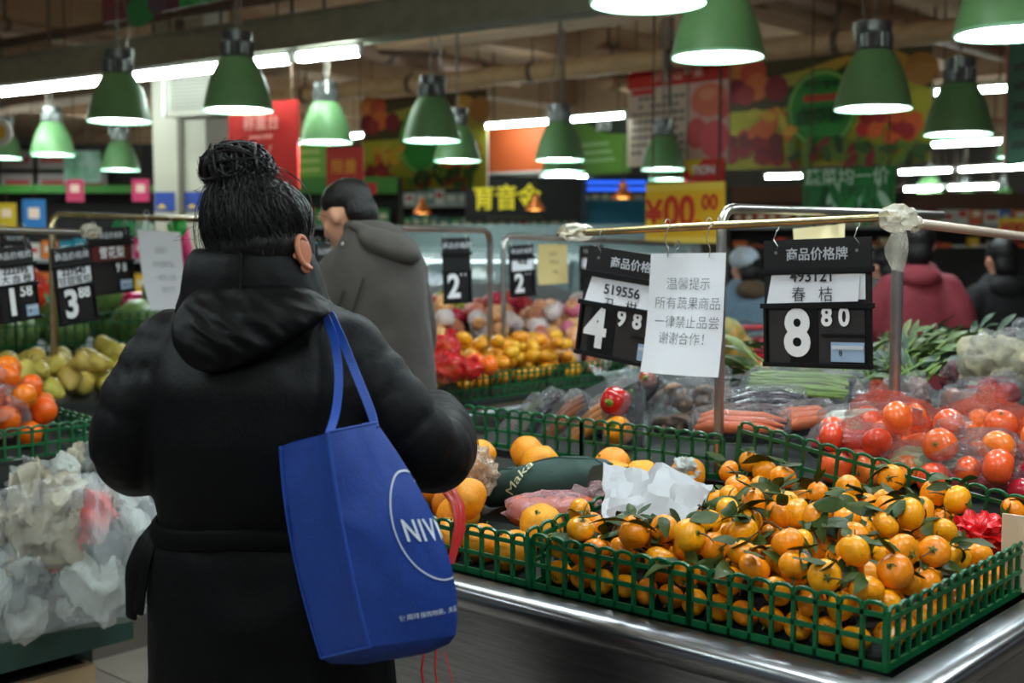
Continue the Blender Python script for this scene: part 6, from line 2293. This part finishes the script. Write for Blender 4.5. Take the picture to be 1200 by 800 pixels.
M_DARK = mat('shelf_dark', (40, 38, 36), 0.7)
M_SHELFG = mat('valance_green', (70, 150, 52), 0.5)
M_CASEW = mat('case_white', (186, 190, 188), 0.4)
M_GLASS = film('case_glass', (190, 220, 220), base=0.14, edge=0.5, rough=0.05, bump=0.02, cloud=0.05)
M_CASELIGHT = mat('case_light', (230, 250, 255), 0.5, emit=1.6)
rb = random.Random(21)


def shelf(label, u0, u1, d, h, cols, levels, header=None, seed=1, yaw=0.0, cat='shelf'):
    r = random.Random(seed)
    a, b = P(u0, 300, d), P(u1, 300, d)
    w = b.x - a.x
    loc = Vector(((a.x + b.x) / 2, d, 0))
    t = thing('store_shelf', label, cat, loc, yaw)
    local(t, 'back_panel', (0, 0.22, h / 2), (w, 0.03, h), M_DARK)
    for s in (-1, 1):
        local(t, 'end_panel', (s * w / 2, 0, h / 2), (0.03, 0.46, h), M_DARK)
    for z in levels:
        local(t, 'shelf_board', (0, 0, z), (w, 0.44, 0.03), M_CASEW)
        local(t, 'price_rail', (0, -0.23, z), (w, 0.012, 0.045), mat('rail_grey', (150, 156, 156), 0.5))
    if header:
        local(t, 'valance', (0, -0.2, h - 0.1), (w, 0.03, 0.2), header)
    # goods, each a thing of its own
    Rz = Matrix.Rotation(yaw, 3, 'Z')
    for li, z in enumerate(levels):
        if z > h - 0.25 or z < 0.9:
            continue
        x = -w / 2 + 0.06
        while x < w / 2 - 0.15:
            ww, hh = r.uniform(0.10, 0.2), r.uniform(0.16, 0.27)
            c = r.choice(cols)
            g = thing('grocery_pack', '%s pack on the %s' % (COLN(c), label), 'package', loc + Rz @ Vector((x + ww / 2, -0.1, z + 0.016)), yaw, 'goods on the ' + label)
            local(g, 'pack', (0, 0, hh / 2), (ww * 0.94, 0.12, hh), pal(c)[0])
            local(g, 'pack_print', (0, -0.062, hh * 0.55), (ww * 0.6, 0.004, hh * 0.3), pal((224, 216, 190) if sum(c) < 500 else (190, 50, 40))[0])
            x += ww + 0.01
    return t


def COLN(c):
    r, g, b = c
    if max(c) - min(c) < 30:
        return 'white' if r > 150 else 'dark'
    if r >= g and r >= b:
        return 'yellow' if g > 150 else ('orange' if g > 90 else ('pink' if b > 90 else 'red'))
    if g >= b:
        return 'green'
    return 'blue'


MIX = [(30, 90, 170), (200, 50, 40), (226, 180, 50), (60, 140, 70), (214, 210, 200), (226, 120, 40), (190, 40, 100), (20, 130, 150)]
LEV = [0.15, 0.55, 0.95, 1.35, 1.75, 2.15]
sh = shelf('green headed shelf at the far left', -40, 192, 14.5, 2.72, MIX, LEV[:4], None, 2)
for i in range(4):                           # boards with red print over the shelf
    for j in range(2):
        if i == 3 and j == 0:
            continue
        bx, bz = -0.85 + i * 0.42, 2.5 - j * 0.26
        o = local(sh, 'price_board', (bx, -0.24, bz), (0.37, 0.02, 0.21), mat('board_pale', (150, 140, 134), 0.6))
        MB().box((bx, -0.253, bz), (0.28, 0.004, 0.06)).build('board_print', pal((160, 50, 54))[0], o, smooth=False)
local(sh, 'valance', (0, -0.24, 2.17), (2.3, 0.04, 0.09), M_SHELFG)
local(sh, 'poster', (0.32, -0.25, 2.42), (0.42, 0.02, 0.36), mat('poster_mint', (110, 180, 140), 0.6, col2=(190, 220, 210), scale=6))
for (u, v, w_, h_, c, lab) in [(88, 223, 20, 26, (190, 50, 90), 'small pink hanging flag left of the small lamp'), (165, 223, 20, 26, (206, 40, 100), 'small pink hanging flag right of the small lamp'), (40, 252, 26, 36, (40, 110, 170), 'blue hanging pack at the left above the rail'), (8, 252, 22, 28, (190, 160, 30), 'yellow hanging pack at the left edge')]:
    d = 12.5
    t = thing('hanging_flag', lab, 'flag', P(u, v, d))
    k = d / FPX
    local(t, 'flag', (0, 0, 0), (w_ * k, 0.012, h_ * k), pal(c)[0])
    local(t, 'flag_print', (0, -0.008, 0.02), (w_ * k * 0.5, 0.004, h_ * k * 0.35), pal((230, 200, 180))[0])
    MB().tube([(0, 0, h_ * k / 2), (0, 0, 4.0 - P(u, v, d).z)], 0.004, 4).build('string', M_RUST, t)
t = thing('round_hanging_sign', 'round yellow and white sign cut off at the left edge', 'sign', P(-2, 155, 9.0))
MB().lathe([(0.001, -0.01), (0.1, -0.01), (0.1, 0.01), (0.001, 0.01)], 24).build('disc', pal((226, 220, 210))[0], t).rotation_euler = (pi / 2, 0, 0)
MB().lathe([(0.001, -0.016), (0.06, -0.016)], 24).build('disc_print', pal((230, 180, 50))[0], t).rotation_euler = (-pi / 2, 0, 0)
shelf('shelf behind the pillar', 262, 470, 15.2, 2.35, MIX + [(40, 150, 70)] * 3, LEV[:5], M_SHELFG, 5)
shelf('far shelf in the centre', 470, 780, 19.5, 2.6, [(90, 140, 140), (150, 170, 165), (60, 150, 90), (200, 205, 200)], LEV, mat('valance_dark', (40, 52, 50), 0.6), 7)
shelf('far brown shelf at right', 850, 1050, 15.5, 2.25, [(150, 70, 36), (190, 90, 40), (90, 50, 36), (200, 60, 40), (200, 180, 150)], LEV[:5], mat('valance_brown', (90, 56, 40), 0.6), 8)
shelf('far shelf at the right edge', 1050, 1260, 15.0, 2.15, [(206, 90, 40), (60, 110, 170), (226, 180, 50), (180, 50, 40), (200, 200, 190)], LEV[:5], mat('valance_brown', (90, 56, 40), 0.6), 9)
shelf('low shelf behind the far shoppers', 850, 1240, 10.5, 1.5, [(200, 200, 196), (150, 150, 150), (190, 110, 60), (70, 120, 90), (60, 60, 66)], LEV[:3], None, 10)
# blue lit sign and teal panel near the yellow sign
t = thing('blue_lit_sign', 'blue striped lit sign left of the yellow price sign', 'sign', P(718, 218, 17.0))
local(t, 'box', (0, 0.05, 0), (0.95, 0.1, 0.22), pal((30, 50, 60))[0])
for i in range(2):
    local(t, 'stripe', (0, -0.01, 0.05 - i * 0.09), (0.9, 0.02, 0.05), mat('blue_glow', (40, 90, 220), 0.5, emit=1.2))
local(t, 'teal_panel', (0.0, 0.05, -0.42), (0.95, 0.06, 0.45), pal((16, 110, 140))[0])
MB().tube([(-0.4, 0.05, 0.1), (-0.4, 0.05, 1.6)], 0.01, 4).tube([(0.4, 0.05, 0.1), (0.4, 0.05, 1.6)], 0.01, 4).build('hanger_rods', M_RUST, t)
# chilled meat counter
q = P(610, 300, 10.4)
t = thing('display_counter', 'chilled glass counter of meat behind the apples', 'counter', Vector((q.x, q.y, 0)), R(-14))
Wc = 2.9
local(t, 'base', (0, 0, 0.45), (Wc, 0.9, 0.9), M_CASEW)
local(t, 'deck', (0, 0, 0.93), (Wc, 0.86, 0.04), mat('deck_dark', (60, 62, 64), 0.5))
local(t, 'top_shelf', (0, 0.1, 1.42), (Wc, 0.5, 0.05), M_CASEW)
local(t, 'back_panel', (0, 0.42, 1.3), (Wc, 0.03, 0.8), mat('case_teal', (84, 100, 98), 0.4))
for s in (-1, 1):
    local(t, 'end_panel', (s * Wc / 2, 0, 1.2), (0.03, 0.86, 0.6), M_CASEW)
for i in range(3):
    local(t, 'light_strip', (-0.95 + i * 0.95, -0.1, 1.385), (0.85, 0.06, 0.02), M_CASELIGHT)
for i in range(3):
    pn = MB()
    x0 = -Wc / 2 + 0.02 + i * Wc / 3
    pn.add([(x0, -0.44, 0.95), (x0 + Wc / 3 - 0.02, -0.44, 0.95), (x0 + Wc / 3 - 0.02, -0.2, 1.5), (x0, -0.2, 1.5)], [(0, 1, 2, 3)])
    pn.build('glass_pane', M_GLASS, t, smooth=False)
Rz = Matrix.Rotation(R(-14), 3, 'Z')
for i in range(22):
    x, y = -1.3 + (i % 11) * 0.26, -0.25 + 0.3 * (i // 11)
    c = rb.choice([(214, 140, 150), (206, 120, 120), (226, 196, 190), (170, 60, 60), (196, 214, 220), (120, 96, 100)])
    vs, fs = crumple((0.11, 0.12, 0.05), i * 1.9, 2, 0.4)
    mb = MB()
    mb.add(vs, fs)
    o = mb.build('meat_cut', mat('meat_%02x%02x%02x' % c, c, 0.4))
    o.location = Vector((q.x, q.y, 0)) + Rz @ Vector((x, y, 1.0))
    o.rotation_euler = (0, 0, R(-14))
    tag(o, 'pale pink cut of meat in the chilled glass counter', 'meat', 'meat in the glass counter')
# red shopping cart by the far shopper, far apples and papayas
t = thing('shopping_cart', 'red handled shopping cart behind the white notice', 'cart', Vector((*P(872, 370, 7.4).xy, 0)), 0.3)
M_CARTR = mat('cart_red', (176, 30, 34), 0.4)
m = MB()
for i in range(7):
    z = 0.55 + i * 0.075
    m.tube([(-0.22, -0.3, z), (0.22, -0.3, z), (0.25, 0.4, z + 0.03), (-0.25, 0.4, z + 0.03), (-0.22, -0.3, z)], 0.005, 5)
for i in range(9):
    x = -0.22 + i * 0.055
    m.tube([(x, -0.3, 0.55), (x, -0.3, 1.0)], 0.004, 4)
m.build('wire_basket', CHROME, t)
MB().tube([(-0.25, -0.42, 1.05), (0.25, -0.42, 1.05)], 0.016, 8).build('handle', M_CARTR, t)
local(t, 'child_seat', (0, -0.25, 0.88), (0.4, 0.02, 0.2), M_CARTR)
MB().tube([(-0.2, -0.3, 0.55), (-0.2, 0.3, 0.12)], 0.012, 6).tube([(0.2, -0.3, 0.55), (0.2, 0.3, 0.12)], 0.012, 6).tube([(-0.2, -0.35, 0.12), (-0.2, -0.42, 1.05)], 0.012, 6).tube([(0.2, -0.35, 0.12), (0.2, -0.42, 1.05)], 0.012, 6).build('frame', CHROME, t)
for sx_ in (-0.2, 0.2):
    for sy_ in (-0.33, 0.3):
        w_ = MB().lathe([(0.001, -0.015), (0.06, -0.015), (0.06, 0.015), (0.001, 0.015)], 14).build('wheel', M_TRAYB, t)
        w_.location, w_.rotation_euler = (sx_, sy_, 0.06), (0, pi / 2, 0)
t = thing('fruit_table', 'low table with apples behind the main stand', 'table', W(-2.02, 3.4, 0), GA)
local(t, 'top', (0, 0, 0.86), (0.9, 0.9, 0.05), M_BED)
for sx_ in (-0.38, 0.38):
    for sy_ in (-0.35, 0.35):
        local(t, 'leg', (sx_, sy_, 0.42), (0.05, 0.05, 0.84), M_DKGREEN)
c = grid(t.location)
for k, (x, y, z, r) in enumerate(heap(40, lambda r: (c.x + r.uniform(-0.4, 0.4), c.y + r.uniform(-0.38, 0.35)), lambda x, y: 0.886, lambda r: r.uniform(0.042, 0.05), tries=6, seed=33)):
    o = link('apple', AP1 if k % 3 else AP2, None, W(x, y, z), rrot(rnd), r)
    tag(o, 'apple on the low table seen between notice and price sign', 'apple', 'apples on the low table')
    link('stem', AST, o)
for k, (u, v) in enumerate([(866, 410), (858, 398)]):
    o = link('papaya', MG, None, P(u, v, 5.6), (0.3, 1.1, k), 0.11)
    o.data = MG.copy() if k == 0 else bpy.data.objects['papaya'].data
    if k == 0:
        o.data.materials[0] = mat('papaya_skin', (176, 128, 60), 0.5, col2=(90, 110, 50), scale=3)
    tag(o, ['upright brownish papaya right of the white notice', 'papaya half hidden behind the white notice'][k], 'papaya')
    link('stem', CAL, o, (0.95, 0.15, 0), (0, 1.5, 0), 8)
